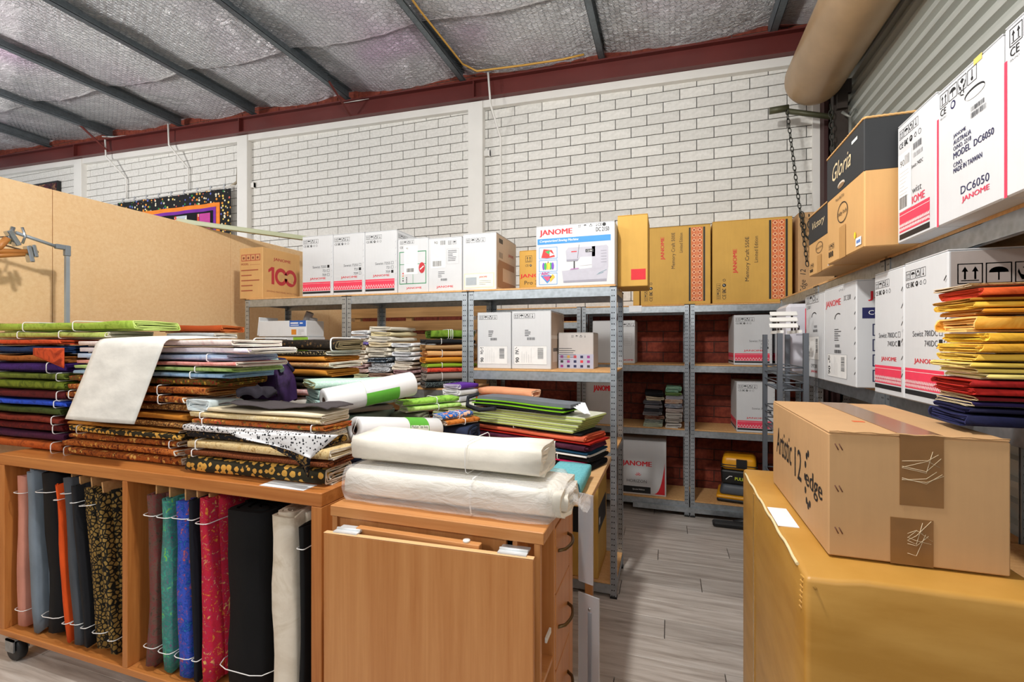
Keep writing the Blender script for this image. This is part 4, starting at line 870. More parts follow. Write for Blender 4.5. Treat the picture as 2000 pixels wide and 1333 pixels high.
# ---- level two of the front row and rear row cartons
for k, (x0, x1) in enumerate(((-1.175, -.945), (-.940, -.685))):
    cc = carton('sewing_machine_carton', ('white carton with side label, next to the shelf post pair', 'white carton with side label, its brown side showing')[k], x0, x1, 2.82, 3.19, 1.325, 1.685 + .004 * k, CW, GB)
    W, H = cc.w, cc.h; p = Print(); p.icons(W * .06, H * .87, W * .12, gap=.15); p.lines(W * .34, H * .66, W * .16, 4, H * .03, H * .012, GRY, k); p.barcode(W * .40, H * .50, W * .2, H * .045, GRY, 60 + k); p.label(W * .06, H * .08, W * .9, H * .40, 3 + k); on(cc, 'front', p)
    if k:
        q = Print(); W = cc.d; q.rect(0, 0, W, H * .97, '#C2B2A2'); q.text(W * .85, H * .85, 'DC', H * .06, '#8A4A44', l=1); q.rect(0, H * .52, W, H * .58, '#DDD6CC', 1); q.rect(W * .1, H * .12, W * .5, H * .36, '#D8D2CA', 1); q.rect(W * .14, H * .3, W * .46, H * .36, '#5A5450', 2)
        for i in range(6): q.disc(W * (.72 + .16 * (i % 2)), H * (.12 + .16 * (i // 2)), W * .05, ('#8A5A4A', '#4A6A8A', '#A04050', '#6A7A5A', '#804A5A', '#5A5A8A')[i], 1, 12, H * .07)
        on(cc, 'right', q)
cc = carton('sewing_machine_carton', 'grey carton printed with tiny coloured pictures behind the label cartons', -.675, -.45, 2.98, 3.19, 1.325, 1.555, CGR, GB)
W, H = cc.w, cc.h; p = Print(); p.lines(W * .02, H * .55, W * .6, 6, H * .06, H * .015, GRY, 3); p.icons(W * .36, H * .85, H * .09, frame=False, n=4, gap=.3); p.rect(0, 0, W, H * .40, '#B4B8CC')
for i in range(5):
    for j in range(3): p.rect(W * (.06 + i * .19), H * (.03 + j * .13), W * (.14 + i * .19), H * (.10 + j * .13), R.choice(['#D8404A', '#E0B040', '#2A2E58', '#9A3A8A', '#3A3A40']), 1)
on(cc, 'front', p)
cc = carton('sewing_machine_carton', 'white carton half hidden behind the shelf posts on the rear shelves', -.66, -.285, BYF + .02, BYF + .37, 1.305, 1.69, CW, GB)
W, H = cc.w, cc.h; p = Print(); p.icons(W * .62, H * .85, W * .09); p.frame(W * .74, H * .42, W * .93, H * .70, W * .008, LGR); p.lines(W * .76, H * .66, W * .15, 6, H * .04, H * .008, LGR); p.text(W * .97, H * .05, 'JANOME', H * .05, RED, al='r', wd=W * .36, bold=0.0090); on(cc, 'front', p)
for k, (x0, z0, tk, lab) in enumerate(((.515, 1.305, 2, 'pink banded carton on the upper rear shelf with the lowest name ticked'), (.535, .75, 1, 'pink banded carton on the rear shelf above the yellow vacuum'), (.83, 1.305, 1, 'pink banded carton in the rear corner behind the white slats'))):
    cc = carton('sewing_machine_carton', lab, x0, x0 + (.285 if k < 2 else .21), BYF + (.0 if k < 2 else .03), BYF + .38, z0, z0 + .415, CW, GB, rz=-.0)
    on(cc, 'front', sewist(cc.w, cc.h, ['Sewist 725S', '721', '709'], tk))
    p = Print(); lattice_band(p, cc.d, cc.h * .09, cc.h * .235, cc.d * .02, cc.d * .93, True); p.rect(cc.d * .02, cc.h * .045, cc.d * .93, cc.h * .08, K); on(cc, 'left', p)
cc = carton('sewing_machine_carton', 'large white carton with a sun emblem and red curve on the lowest rear shelf', -.43, -.02, BYF + .03, BYF + .38, .14, .62, CW, GB)
W, H = cc.w, cc.h; p = Print(); p.text(W * .70, H * .50, 'JANOME', H * .12, RED, al='r', wd=W * .62, bold=0.0135)
for k in range(5): a = PI * (.15 + .175 * k); p.line(W * .42 + W * .02 * math.cos(a), H * .34 + H * .02 * math.sin(a), W * .42 + W * .07 * math.cos(a), H * .34 + H * .07 * math.sin(a), W * .012, RED)
p.text(W * .60, H * .22, 'HORIZON', H * .055, GRY, al='r', wd=W * .42); p.rect(0, H * .03, W * .68, H * .15, K); p.poly([(W * .68, H * .03), (W * .97, H * .03), (W * .97, H * .62)] + [(W * (.68 + .29 * (k / 8) ** .6), H * (.03 + .59 * (k / 8) ** 2.2)) for k in range(7, 0, -1)], RED, 1); p.text(W * .3, H * .075, 'Special Edition', H * .035, WHT, al='l', shear=.2); on(cc, 'front', p)
cc = carton('sewing_machine_carton', 'low white lidded carton on the rear shelf behind the fabric pile', -.745, -.43, BYF + .02, BYF + .38, .75, 1.16, CGR, GB)
p = Print(); p.text(cc.w * .30, cc.h * .70, 'JANOME', cc.h * .16, RED, wd=cc.w * .5, bold=0.0135); on(cc, 'front', p)
# bottom shelf of the front row: golden carton with black panel
cc = carton('machine_carton', 'tall golden carton with a black panel on the lowest front shelf', -.655, -.395, 2.80, 3.19, .091, .785, CG, None)
W, H = cc.w, cc.h; p = Print(); p.text(W * .95, H * .76, 'JANOME', H * .045, K, al='r', wd=W * .8, bold=0.0090); p.rect(W * .0, H * .38, W * .78, H * .60, K); on(cc, 'front', p)
q = Print(); q.rect(cc.d * .02, H * .38, cc.d * .9, H * .60, K); q.rect(cc.d * .1, H * .44, cc.d * .2, H * .50, WHT, 1); on(cc, 'right', q)
cc = carton('machine_carton', 'second golden carton beside the tall one on the lowest front shelf', -1.10, -.69, 2.82, 3.19, .091, .70, CG, None)
# ---- timber slat rack behind the left bays
RACKW = wood('rack_pine', '#9A7448', '#C79D68', 0, 1)
rk = thing('slatted_rack', 'rough timber slatted rack standing behind the front shelves', 'rack', (-2.55, 4.45, 0))
for x in (-.75, -.1, .72): MB().bbox(x - .035, x + .035, .0, .05, 0, 1.86, .003).build('upright', RACKW, rk)
for k in range(12): MB().bbox(-.86, .84, -.025, -.001, .2 + k * .142, .305 + k * .142, .003).build('slat', RACKW, rk)
# vacuum
vac = thing('vacuum_cleaner', 'yellow and black canister vacuum on the lowest rear shelf', 'vacuum', (.58, BYF + .19, .141), -.15)
YEL = plain('vacuum_yellow', '#E8A21C', .35); VGR = plain('vacuum_grey', '#4A4F57', .5)
def rr(mb, w, d, z0, z1, b, mi=0, top=None):
    bm = bmesh.new(); bmesh.ops.create_cube(bm, size=1); tw = top or 1
    for v_ in bm.verts: k = tw if v_.co.z > 0 else 1; v_.co = (v_.co.x * w * k, v_.co.y * d * k, z0 if v_.co.z < 0 else z1)
    bmesh.ops.bevel(bm, geom=bm.edges[:], offset=b, segments=4, affect='EDGES', profile=.5); mb.bm(bm, mi, True); return mb
rr(MB(), .34, .32, 0, .035, .015).build('base', BLK, vac); rr(MB(), .35, .33, .03, .06, .014).build('bumper', YEL, vac)
rr(MB(), .31, .30, .058, .15, .03, top=.86).build('lower_body', VGR, vac); bd = rr(MB(), .27, .26, .148, .27, .02, top=1.05).build('tank', BLK, vac)
p = Print(); p.text(-.03, .17, 'PULLMAN', .026, '#D8E23A', bold=0.0090, wd=.14); p.line(-.10, .17, -.07, .20, .006, WHT); p.line(-.07, .20, -.05, .20, .006, WHT); p.build(bd, (0, -.1375, .02), (1, 0, 0), (0, 0, 1), (0, -1, 0))
hd = rr(MB(), .275, .265, .268, .385, .035, top=.92).build('lid', YEL, vac); rr(MB(), .284, .272, .29, .297, .003).build('seam', BLK, vac); rr(MB(), .282, .270, .31, .316, .003).build('seam', BLK, vac)
MB().box(-.02, .06, -.142, -.1, .30, .365).build('latch', BLK, vac)
fl = thing('floor_nozzle', 'black vacuum floor nozzle lying in front of the rear shelves', 'nozzle', (.50, BYF - .13, 0)); MB().bbox(-.16, .16, -.045, .045, .0, .04, .012).build('head', BLK, fl); MB().tube([(0, .03, .03), (.12, .06, .045), (.2, .07, .045)], .018, 10).build('neck', BLK, fl)
# ================================================================== table and cabinet
TW = wood('orange_oak', '#A8622A', '#C98445', 0, 1.0); TWV = wood('orange_oak_upright', '#A8622A', '#C98445', 2, 1.0)
BEECH = wood('beech', '#B9773F', '#CE9158', 2, .9, .38); BEECHX = wood('beech_x', '#B9773F', '#D39A62', 0, .9, .38); BEDGE = wood('beech_edge', '#D8A873', '#E6BE8C', 0, 1)
TX0, TX1, TY0, TY1, TZ = -3.02, -1.15, 1.35, 2.20, .964
tb = thing('cutting_table', 'orange wooden cutting table with open cubbies on casters', 'table', ((TX0 + TX1) / 2, (TY0 + TY1) / 2, 0))
tx, ty = (TX1 - TX0) / 2, (TY1 - TY0) / 2
MB().bbox(-tx, tx, -ty, ty, .914, TZ, .003).build('table_top', TW, tb)
MB().bbox(-tx, tx, -ty, ty, .108, .138, .003).build('bottom_board', TW, tb)
for x0, x1, nm in ((-tx, -tx + .05, 'side_panel'), (tx - .045, tx, 'side_panel'), (-tx + .858, -tx + .888, 'divider')): MB().bbox(x0, x1, -ty, ty, .138, .914, .002).build(nm, TWV, tb)
MB().bbox(-tx + .05, tx - .045, .0, .015, .138, .914, .002).build('back_panel', TWV, tb)
for (x, y) in ((-tx + .11, -ty + .02), (tx - .11, -ty + .08), (-tx + .11, ty - .08), (tx - .11, ty - .08)):
    k = MB().lathe([(.0, -.018), (.046, -.018), (.052, -.012), (.052, .012), (.046, .018), (0, .018)], 20, 0, 'y', org=(x, y, .052)).build('caster', BLK, tb); MB().box(x - .03, x + .03, y - .03, y - .024, .05, .108).box(x - .03, x + .03, y + .024, y + .03, .05, .108).box(x - .03, x + .03, y - .03, y + .03, .1, .108).build('caster_fork', GALV, k)
# cabinet
CX0, CX1, CY0, CY1, CZ = -1.068, -.336, 1.295, 1.72, .95
cb_ = thing('sewing_cabinet', 'beech sewing cabinet with drawers and a folded down front leaf', 'cabinet', (CX0, CY0, 0))
cw, cdp = CX1 - CX0, CY1 - CY0
MB().bbox(0, cw, 0, cdp, .915, CZ, .002).build('top_panel', BEECHX, cb_)
MB().bbox(0, .02, .01, cdp, .04, .914, .001).build('side_panel', BEECH, cb_); MB().bbox(.02, cw - .12, .02, .035, .04, .914, .001).build('front_panel', BEECH, cb_); MB().bbox(.02, cw, cdp - .016, cdp, .04, .914, .001).build('back_panel', BEECH, cb_)
MB().bbox(0, cw + .015, 0, cdp + .02, .0, .04, .002).build('plinth', BEECHX, cb_)
MB().bbox(cw - .03, cw - .012, .005, .025, .04, .914, .001).build('front_stile', BEECH, cb_); MB().bbox(cw - .10, cw - .085, .02, cdp - .016, .04, .914, .001).build('inner_panel', BEECH, cb_)
MB().bbox(cw - .085, cw - .006, .025, .135, .50, .515, .001).build('side_shelf', BEECHX, cb_); MB().bbox(cw - .085, cw - .002, .135, .15, .04, .914, .001).build('upright', BEECH, cb_)
MB().bbox(cw - .03, cw, .36, cdp - .016, .04, .914, .001).build('rear_stile', BEECH, cb_)
BRASS = plain('aged_brass', '#6E5A3C', .3, .8)
for k, (z0, z1) in enumerate(((.70, .905), (.46, .695), (.22, .455), (.045, .215))):
    d = MB().bbox(cw - .02, cw, .152, .358, z0, z1, .002).build('drawer', BEECH, cb_)
    zc = (z0 + z1) / 2 + (.02 if k == 0 else 0); MB().tube([(cw - .002, .185 + .15 * i / 8, zc + .012 * math.sin(PI * i / 8)) if i in (0, 8) else (cw + .012 + .018 * math.sin(PI * i / 8), .185 + .15 * i / 8, zc) for i in range(9)], .0055, 8).build('handle', BRASS, d)
MB().box(cw - .012, cw - .006, .06, .115, .60, .615).build('white_sticker', WHITE_P, cb_)
# folded leaf, slightly askew in front
lf = MB().bbox(0, .682, -.018, 0, .02, .905, .002).build('front_leaf', BEECH, cb_, (.030, -.050, -.018), (0, 0, .045)); MB().bbox(0, .682, -.018, 0, .9052, .9075, .0005).build('leaf_edge', BEDGE, lf)
HNG = plain('hinge_white', '#DADFE2', .35, .3)
for x in (.03, .575): MB().box(x, x + .085, -.012, .045, .9078, .912).tube([(x, .012, .913), (x + .085, .012, .913)], .005, 8).build('hinge', HNG, lf)
MB().bbox(.12, .545, -.012, .012, .86, .9, .002).build('leaf_batten', BEECHX, cb_, (0, -.014, .0)); MB().lathe([(0, 0), (.011, 0), (.011, .006), (0, .006)], 12, org=(.50, -.014, .9005)).build('screw_cap', WHITE_P, cb_)
# rear leaf on its own leg frame
rl = thing('rear_leaf_table', 'low beech side table behind the sewing cabinet', 'table', (-.70, 2.10, 0))
MB().bbox(-.41, .41, -.30, .45, .86, .885, .002).build('leaf_top', BEDGE, rl)
for x in (-.36, .30): 
    for y in (-.25, .40): MB().bbox(x - .02, x + .02, y - .02, y + .02, 0, .86, .002).build('leg', BEECH, rl)
# clear plastic panels hung on the cabinet side
t = NT('clear_plastic'); t.set(Base_Color=lin('#DDE2EA'), Roughness=.22, Alpha=.55); t.b.inputs['Transmission Weight'].default_value = .35; CLR = t.m
for k, (y0, y1, z0, z1, lab) in enumerate(((1.745, 1.80, .60, .93, 'frosted plastic sleeve hanging at the cabinet corner, upper'), (1.745, 1.83, .10, .56, 'frosted plastic panel with a slot strip hanging low at the cabinet corner'))):
    pn = thing('plastic_panel', lab, 'plastic panel', (-.31, y0, z0), -.35)
    MB().bbox(-.012, .075 if k else .05, 0, .006, 0, z1 - z0, .001).build('sheet', CLR, pn)
    if k:
        MB().bbox(.03, .045, -.003, .0, .05, z1 - z0 - .06, .001).build('slot_strip', plain('strip_grey', '#8E949C', .5), pn)
        for z in (.03, z1 - z0 - .05): MB().lathe([(0, -.004), (.005, -.004), (.005, 0)], 10, 0, 'y', org=(.037, 0, z)).build('screw', GALV, pn)
tag(MB().bbox(-.004, .004, -.05, .05, 0, .22, .002).build('dark_folder', BLK, None, (-.318, 1.85, .62), (0, .12, 0)), 'dark folder slipped behind the frosted sleeve', 'folder')

# ================================================================== folded fabric
ORD = ['bottom', 'second', 'third', 'fourth', 'fifth', 'sixth', 'seventh', 'eighth', 'ninth', 'tenth', 'eleventh', 'twelfth', 'thirteenth', 'fourteenth', 'fifteenth', 'sixteenth', 'seventeenth', 'eighteenth', 'nineteenth', 'twentieth', 'twenty first', 'twenty second']
def outline(hw, ht, n_s=4, n_c=5):
    """stadium going round from the middle of the bottom; returns unit list"""
    r = min(ht, hw) ; pts = []
    e = hw - r
    for i in range(n_s): pts.append((-e + 2 * e * (i + .5) / n_s, -r))
    for i in range(n_c): a = -PI / 2 + PI * (i + .5) / n_c; pts.append((e + r * math.cos(a) ** .38, r * math.copysign(abs(math.sin(a)) ** .55, math.sin(a))))
    for i in range(n_s): pts.append((e - 2 * e * (i + .5) / n_s, r))
    for i in range(n_c): a = PI / 2 + PI * (i + .5) / n_c; pts.append((-e - r * abs(math.cos(a)) ** .38, r * math.copysign(abs(math.sin(a)) ** .55, math.sin(a))))
    return pts
_bc = {}
def bolt_mesh(L, W, T, turns, seed, wob=1.0, nseg=8):
    key = (round(L, 3), round(W, 3), round(T, 4), turns, seed, wob)
    if key in _bc: return _bc[key]
    r = random.Random(seed); lay = T / 2 / (turns + .35); N = 18
    def ring(inset):
        hw = max(W / 2 - inset * 1.15, .004); ht = max(T / 2 - inset, .0012); return outline(hw, ht)
    outer, inner = [], []
    tot = N * turns
    for k in range(tot + 1):
        i = k / N * lay
        outer.append(ring(i)[k % N]); inner.append(ring(i + lay * .72)[k % N])
    jit = [r.uniform(-.009, .009) * wob for _ in range(turns + 2)]; ph = r.uniform(0, 50)
    mb = MB(); n1 = tot + 1
    def vert(p, sgm, k):
        u = sgm / nseg; x = -L / 2 + L * u
        if sgm in (0, nseg): x += jit[k // N] + .003 * wob * math.sin(k * 1.3 + ph)
        z = p[1] + T / 2; w_ = wob * min(.008, T * .2)
        up = fbm(x * 5 + ph, p[0] * 6, ph) * w_ * 1.4
        return (x, p[0] + fbm(x * 4, ph, p[1] * 20) * w_ * 1.5, min(T, max(.0, z + up * (z / T))))
    vo = [vert(outer[k], sg, k) for sg in range(nseg + 1) for k in range(n1)]; vi = [vert(inner[k], sg, k) for sg in range(nseg + 1) for k in range(n1)]
    o_ = len(vo); mb.v = vo + vi
    def F(f, mi, sm): mb.f.append(f); mb.mi.append(mi); mb.sm.append(sm)
    for sg in range(nseg):
        for k in range(tot):
            a, b, c, d = sg * n1 + k, sg * n1 + k + 1, (sg + 1) * n1 + k + 1, (sg + 1) * n1 + k
            F((a, d, c, b), 0, True)
            if sg in (0, nseg - 1): F((o_ + a, o_ + b, o_ + c, o_ + d), 0, True)
    for sg in (0, nseg):
        for k in range(tot):
            a, b = sg * n1 + k, sg * n1 + k + 1
            F((a, b, o_ + b, o_ + a) if sg == 0 else (a, o_ + a, o_ + b, b), 1, False)
    for k in (0, tot):
        for sg in range(nseg): a, d = sg * n1 + k, (sg + 1) * n1 + k; F((a, o_ + a, o_ + d, d), 1, False)
    _bc[key] = mb; return mb
def tie_mesh(W, T, r=.0022):
    pts = [(0, p[0], p[1] + T / 2) for p in outline(W / 2 + .0015, T / 2 + .0015, 3, 6)]; pts.append(pts[0]); return MB().tube(pts, r, 5, caps=False)
def dim(m_hex, f): return m_hex
EDGE = fab('raw_edge', ['#E7E0D2'])
NB = [0]
def bolt(name, label, L, W, T, mat, loc, rz=0, turns=2, edge=None, ties=(), group=None, rot=None, wob=1.0, core=0, cat='fabric', tier=.0022, tmat=None):
    NB[0] += 1
    root = thing(name, label, cat, loc, rz, group, rot)
    bolt_mesh(L, W, T, turns, NB[0] % 7, wob).build('cloth', [mat, edge or mat], root)
    for t_ in ties:
        tie_mesh(W, T, tier).build('tie', tmat or TIE, root, (-L / 2 + L * t_, 0, 0), (0, 0, R.uniform(-.04, .04)))
    if core: MB().bbox(-L / 2 + .01, L / 2 + core, -W * .36, W * .36, T / 2 - .004, T / 2 + .004, .001).build('board_core', MDFS, root)
    return root
def pile(where, group, items, y0, z0, gap=.0006, name='fabric_bolt'):
    """items bottom-up: (description, material, thickness, x_left, x_right, depth, kwargs)"""
    z = z0 + .0005; out = []
    for i, (desc, m, T, xl, xr, W, kw) in enumerate(items):
        kw = dict(kw); dy = kw.pop('dy', 0); rz = kw.pop('rz', R.uniform(-.012, .012))
        lab = '%s, %s up in the %s' % (desc, ORD[i], where) if i else '%s at the bottom of the %s' % (desc, where)
        out.append(bolt(name, lab, xr - xl, W, T, m, ((xl + xr) / 2, y0 + dy + W / 2 + R.uniform(-.006, .010), z), rz, group=group, **kw)); z += T + gap
    return out, z
F_ = fab
RUST = F_('rust_floral', ['#A0541F', '#7C3A16', '#C98A3C', '#D8A85A', '#5E2A12'], 'floral', 1.2); RUST2 = F_('rust_leaf', ['#B4652A', '#8A4218', '#D39A4A', '#6A2C12'], 'floral', 1.6); BRNP = F_('brown_print', ['#7A4A22', '#A87238', '#3E2410', '#C79A5A'], 'floral', 2.0)
ROSE = F_('gold_rosette', ['#D6A24A', '#2E2A1C', '#8A6A2C'], 'rosette', 1.9); GOLDP = F_('gold_print', ['#C08A3A', '#E2C07C', '#8A5A22'], 'floral', 2.2); TANP = F_('tan_print', ['#CDA565', '#E4CD9A', '#A87C3C'], 'batik', 3)
DIAM = F_('brown_diamond', ['#8A4A24', '#4E2412'], 'zig', 2.2); BLKM = F_('black_metallic', ['#14141A', '#14141A', '#B8924A', '#1A1A22', '#8A6A3A'], 'floral', .9); SPEC = F_('white_speckle', ['#E4E4E6', '#2B2C30'], 'dots', 1.6); CREAM = F_('cream_cloth', ['#EBDCBC']); CREAM2 = F_('cream_print', ['#E6D4AC', '#D8C08C', '#EFE2C4'], 'batik', 3)
P_A, G_A = 'dark pile beside the draped white sheet', 'fabric pile at the partition end of the table'
def pl(h): return F_('c' + h.strip('#'), [h])
A = [('rust orange folded fabric', F_('rust_batik', ['#8A3A1A', '#B85A24', '#6A2A14'], 'batik'), .05, -3.36, -2.71, .265, dict(ties=(.9,))), ('dark purple folded fabric', F_('plum_batik', ['#2E1030', '#4A1A3A', '#28102A'], 'batik'), .042, -3.36, -2.715, .265, {}), ('dark red folded fabric', F_('dred1', ['#6A1418', '#4A0E14', '#7E2018'], 'batik'), .042, -3.36, -2.72, .265, dict(ties=(.93,))),
     ('brick red folded fabric', F_('dred2', ['#5E1A14', '#7A2A1C', '#3E1010'], 'batik'), .04, -3.36, -2.71, .265, dict(ties=(.92,))), ('dark green folded fabric', F_('dgreen', ['#2A3A14', '#3E4A1C', '#1E2A12'], 'batik'), .04, -3.36, -2.72, .265, {}), ('royal blue folded fabric', F_('royal', ['#1E3AA8', '#2A52D0', '#142A7A'], 'batik'), .032, -3.36, -2.69, .265, dict(ties=(.88,))),
     ('maroon folded fabric', F_('maroon', ['#4A1018', '#5E1A1E', '#380C14'], 'batik'), .045, -3.36, -2.71, .265, dict(ties=(.94,))), ('mottled olive green folded fabric', F_('olive1', ['#5A6A1C', '#7A8A2A', '#3A4A12'], 'batik', .6), .05, -3.36, -2.70, .265, {}), ('shadowy olive folded fabric', F_('olive2', ['#48541A', '#66742A', '#333E10'], 'batik', .6), .035, -3.36, -2.70, .265, dict(ties=(.96,))),
     ('deep violet folded fabric', F_('violet', ['#2A1450', '#3E1E6A', '#1E0E3A'], 'batik'), .05, -3.36, -2.70, .265, dict(ties=(.2, .85))), ('amber brown folded fabric', F_('amber', ['#8A4A1A', '#A8622A', '#6A3412'], 'batik'), .04, -3.36, -2.70, .265, dict(ties=(.1,))), ('navy folded fabric', F_('navyb', ['#142A4A', '#1E3A6A', '#0E1E3A'], 'batik'), .042, -3.36, -2.70, .265, dict(ties=(.2,))),
     ('scarlet orange folded fabric', F_('scarlet', ['#B83A1C', '#D0522A', '#8A2A14'], 'batik'), .03, -3.34, -2.70, .265, {})]
pa, zA = pile(P_A, G_A, A, 1.425, TZ)
PB = 'pile under the draped white sheet'; GBp = 'fabric pile under the draped sheet'
Bq = [('rust floral folded fabric', RUST, .04, -2.69, -1.95, .27, dict(edge=EDGE, ties=(.02,))), ('rust leaf folded fabric', RUST2, .036, -2.68, -1.96, .27, dict(edge=EDGE)), ('red brown floral folded fabric', RUST, .03, -2.67, -1.98, .27, dict(edge=EDGE, ties=(.95,))), ('black and gold rosette folded fabric', ROSE, .036, -2.66, -1.93, .27, dict(ties=(.1,))),
     ('golden folded fabric', pl('#B87A32'), .018, -2.66, -1.94, .27, dict(edge=EDGE)), ('dark brown print folded fabric', BRNP, .03, -2.64, -1.92, .27, {}), ('plain amber folded fabric', pl('#C07A2A'), .036, -2.64, -1.90, .27, {}), ('umber floral folded fabric', BRNP, .036, -2.65, -1.90, .27, dict(edge=EDGE)), ('rust flower folded fabric', RUST, .036, -2.66, -1.90, .27, dict(edge=EDGE, ties=(.03, .8))), ('copper floral folded fabric', RUST2, .04, -2.67, -1.80, .27, dict(edge=pl('#8A5A2C'), ties=(.7,))),
     ('brown meadow print folded fabric', F_('meadow', ['#6A5A22', '#B4552A', '#C9A23C', '#3E4A1C', '#8A2A1C'], 'floral', 1.8), .034, -2.66, -1.75, .27, {}), ('sky blue folded fabric', F_('sky', ['#8AB0D8', '#A8C8E6', '#6E98C8'], 'batik'), .026, -2.62, -1.70, .27, dict(ties=(.8,))), ('apple green folded fabric', F_('apple', ['#9CC06A', '#B8D48A', '#7FAA4E'], 'batik'), .022, -2.60, -1.66, .27, dict(ties=(.8,))), ('coral pink folded fabric', F_('corpink', ['#D8837A', '#E8A69C', '#C86A66'], 'batik'), .022, -2.60, -1.63, .27, dict(edge=EDGE)),
     ('pale blue folded fabric', F_('paleb', ['#A9C4EC', '#C4D8F4', '#8FB0E0'], 'batik'), .028, -2.60, -1.70, .27, dict(ties=(.9,))), ('white lilac folded fabric', F_('lilacw', ['#E8DDEA', '#F4EEF4', '#D4C4DC'], 'batik'), .03, -2.58, -1.585, .27, dict(edge=EDGE)), ('blush folded fabric', F_('blush', ['#EBD3D0', '#F4E6E2', '#DDBBBB'], 'batik'), .03, -2.58, -1.66, .27, dict(edge=EDGE))]
pb, zB = pile(PB, GBp, Bq, 1.425, TZ)
# two light green bolts on top of both piles
zt = max(zA, zB) + .002
for i, (d_, m, T, xl, xr) in enumerate((('pale lime green folded fabric under the brighter lime bolt', F_('lime2', ['#9AAA4A', '#B4C26A', '#7E8E36'], 'batik'), .034, -3.36, -2.45), ('bright lime green folded bolt topping the pile against the partition', F_('lime1', ['#8CA83A', '#A6C24E', '#748E2C'], 'batik'), .045, -3.36, -2.27))):
    bolt('fabric_bolt', d_, xr - xl, .22, T, m, ((xl + xr) / 2, 1.58, zt), -.02, 3, ties=(.25, .62), edge=F_('limeedge', ['#C3D87A']) if i else EDGE, group=G_A); zt += T + .001
bolt('fabric_bolt', 'grey silky folded fabric poking out under the lime bolt', .30, .16, .03, pl('#B4B8BA'), (-2.36, 1.86, zA + .002), .1, 3, edge=EDGE, group=G_A)
bolt('fabric_bolt', 'rust folded bolt end behind the lime bolt', .42, .16, .04, pl('#A8481C'), (-2.42, 1.90, zA + .034), .05, 3, edge=pl('#C96A34'), group=G_A)
# loose red corner hanging over pile A
o = MB().grid(lambda u, v: tuple(PY(66 + 60 * u, 680 + (40 * v * (.35 + .65 * u)), 1.412 - .01 * math.sin(u * 3))), 8, 6).build('cloth_flap', F_('scarlet', []), None); me = o.data
tag(o, 'scarlet cloth corner hanging over the dark fabric pile', 'fabric'); sm = o.modifiers.new('s', 'SOLIDIFY'); sm.thickness = .003
# draped white sheet
def sheet(u, v):
    # v: 0 back of pile .. 1 bottom hem
    top = zB + .012
    if v < .38: k = v / .38; y = 1.66 - .25 * k; z = top + .004 * math.sin(u * 5) - .01 * k * k; sx = .19 - .045 * k
    elif v < .5: k = (v - .38) / .12; a = k * PI / 2; y = 1.41 - .035 * math.sin(a); z = top - .01 - .035 * (1 - math.cos(a)); sx = .145 - .012 * k
    else: k = (v - .5) / .5; y = 1.375 - .03 * k; z = top - .045 - (top - .045 - 1.155) * k; sx = .133 * (1 - k)
    xl, xr = -2.515, -2.085
    return (xl + (xr - xl) * u + sx, y + .006 * math.sin(u * 4 + v * 3) * min(1, v * 3), z)
o = MB().grid(sheet, 16, 36).build('white_sheet', F_('sheet_white', ['#EFEEE8'])); sm = o.modifiers.new('s', 'SOLIDIFY'); sm.thickness = .003; tag(o, 'stiff white sheet draped over the front of the fabric piles', 'sheet')
# pile C at the back
PC = 'brown pile behind the purple bag'; GC = 'fabric pile at the back of the table'
DK = F_('dark_leaf', ['#241C14', '#3A2A1C', '#6A5030', '#151210'], 'floral', 1.5)
C_ = [('ivory folded fabric', pl('#D8D2C2'), .10, -2.20, -1.63, .28, dict(edge=EDGE, turns=3)), ('cream patterned folded fabric', CREAM2, .09, -2.2, -1.65, .28, dict(turns=3)), ('white lace folded fabric', pl('#E6E2DA'), .06, -2.19, -1.67, .28, dict(turns=3)), ('pink rosebud folded fabric', F_('rosebud', ['#E8CCC8', '#D89A9A', '#F2E2DC'], 'batik', 3), .045, -2.18, -1.69, .28, dict(edge=EDGE)), ('dark floral folded fabric', DK, .03, -2.2, -1.63, .28, {}), ('black folded fabric', pl('#1A1A1E'), .025, -2.22, -1.65, .28, {}), ('golden orange folded fabric', pl('#C98430'), .045, -2.16, -1.62, .28, dict(ties=(.3,))), ('beige rose print folded fabric', F_('beigerose', ['#D8B483', '#B8804A', '#E6CCA4'], 'batik', 2), .03, -2.18, -1.60, .28, dict(edge=EDGE)), ('plain orange folded fabric', pl('#C9822E'), .03, -2.17, -1.61, .28, {}), ('dark dotted folded fabric', F_('dkdots', ['#1E1812', '#C8B080'], 'dots', 2.4), .024, -2.20, -1.61, .28, dict(edge=EDGE))]
pc, zC = pile(PC, GC, C_, 1.915, TZ)
bolt('fabric_bolt', 'thick dark leaf print bolt topping the brown pile', .66, .24, .062, DK, (-1.90, 2.055, zC + .001), .02, 3, edge=pl('#8A7A5C'), ties=(.22, .96), tier=.004, group=GC)
# pile D in front
PD = 'front pile with the gold rosette cloth'; GD = 'fabric pile at the front edge of the table'
D_l = [('gold rosette folded fabric', ROSE, .068, -1.855, -1.175, .17, dict(edge=EDGE, turns=4)), ('brown diamond folded fabric', DIAM, .026, -1.86, -1.17, .17, dict(ties=(.06,))), ('tan print folded fabric', TANP, .038, -1.86, -1.17, .17, dict(edge=EDGE, ties=(.08,), turns=3)), ('black metallic print folded fabric', BLKM, .03, -1.88, -1.22, .17, {}), ('white speckled folded fabric', SPEC, .032, -1.87, -1.21, .17, dict(edge=EDGE, turns=3)), ('orange floral folded fabric', F_('orflor', ['#B8622A', '#8A3A1A', '#D8A04A', '#C04A3A', '#6A5A2A'], 'floral', 1.2), .024, -1.84, -1.20, .17, dict(ties=(.1, .93))), ('cream speckled folded fabric', CREAM2, .024, -1.845, -1.20, .17, dict(ties=(.1,), edge=EDGE))]
pd_, zD = pile(PD, GD, D_l, 1.395, TZ)
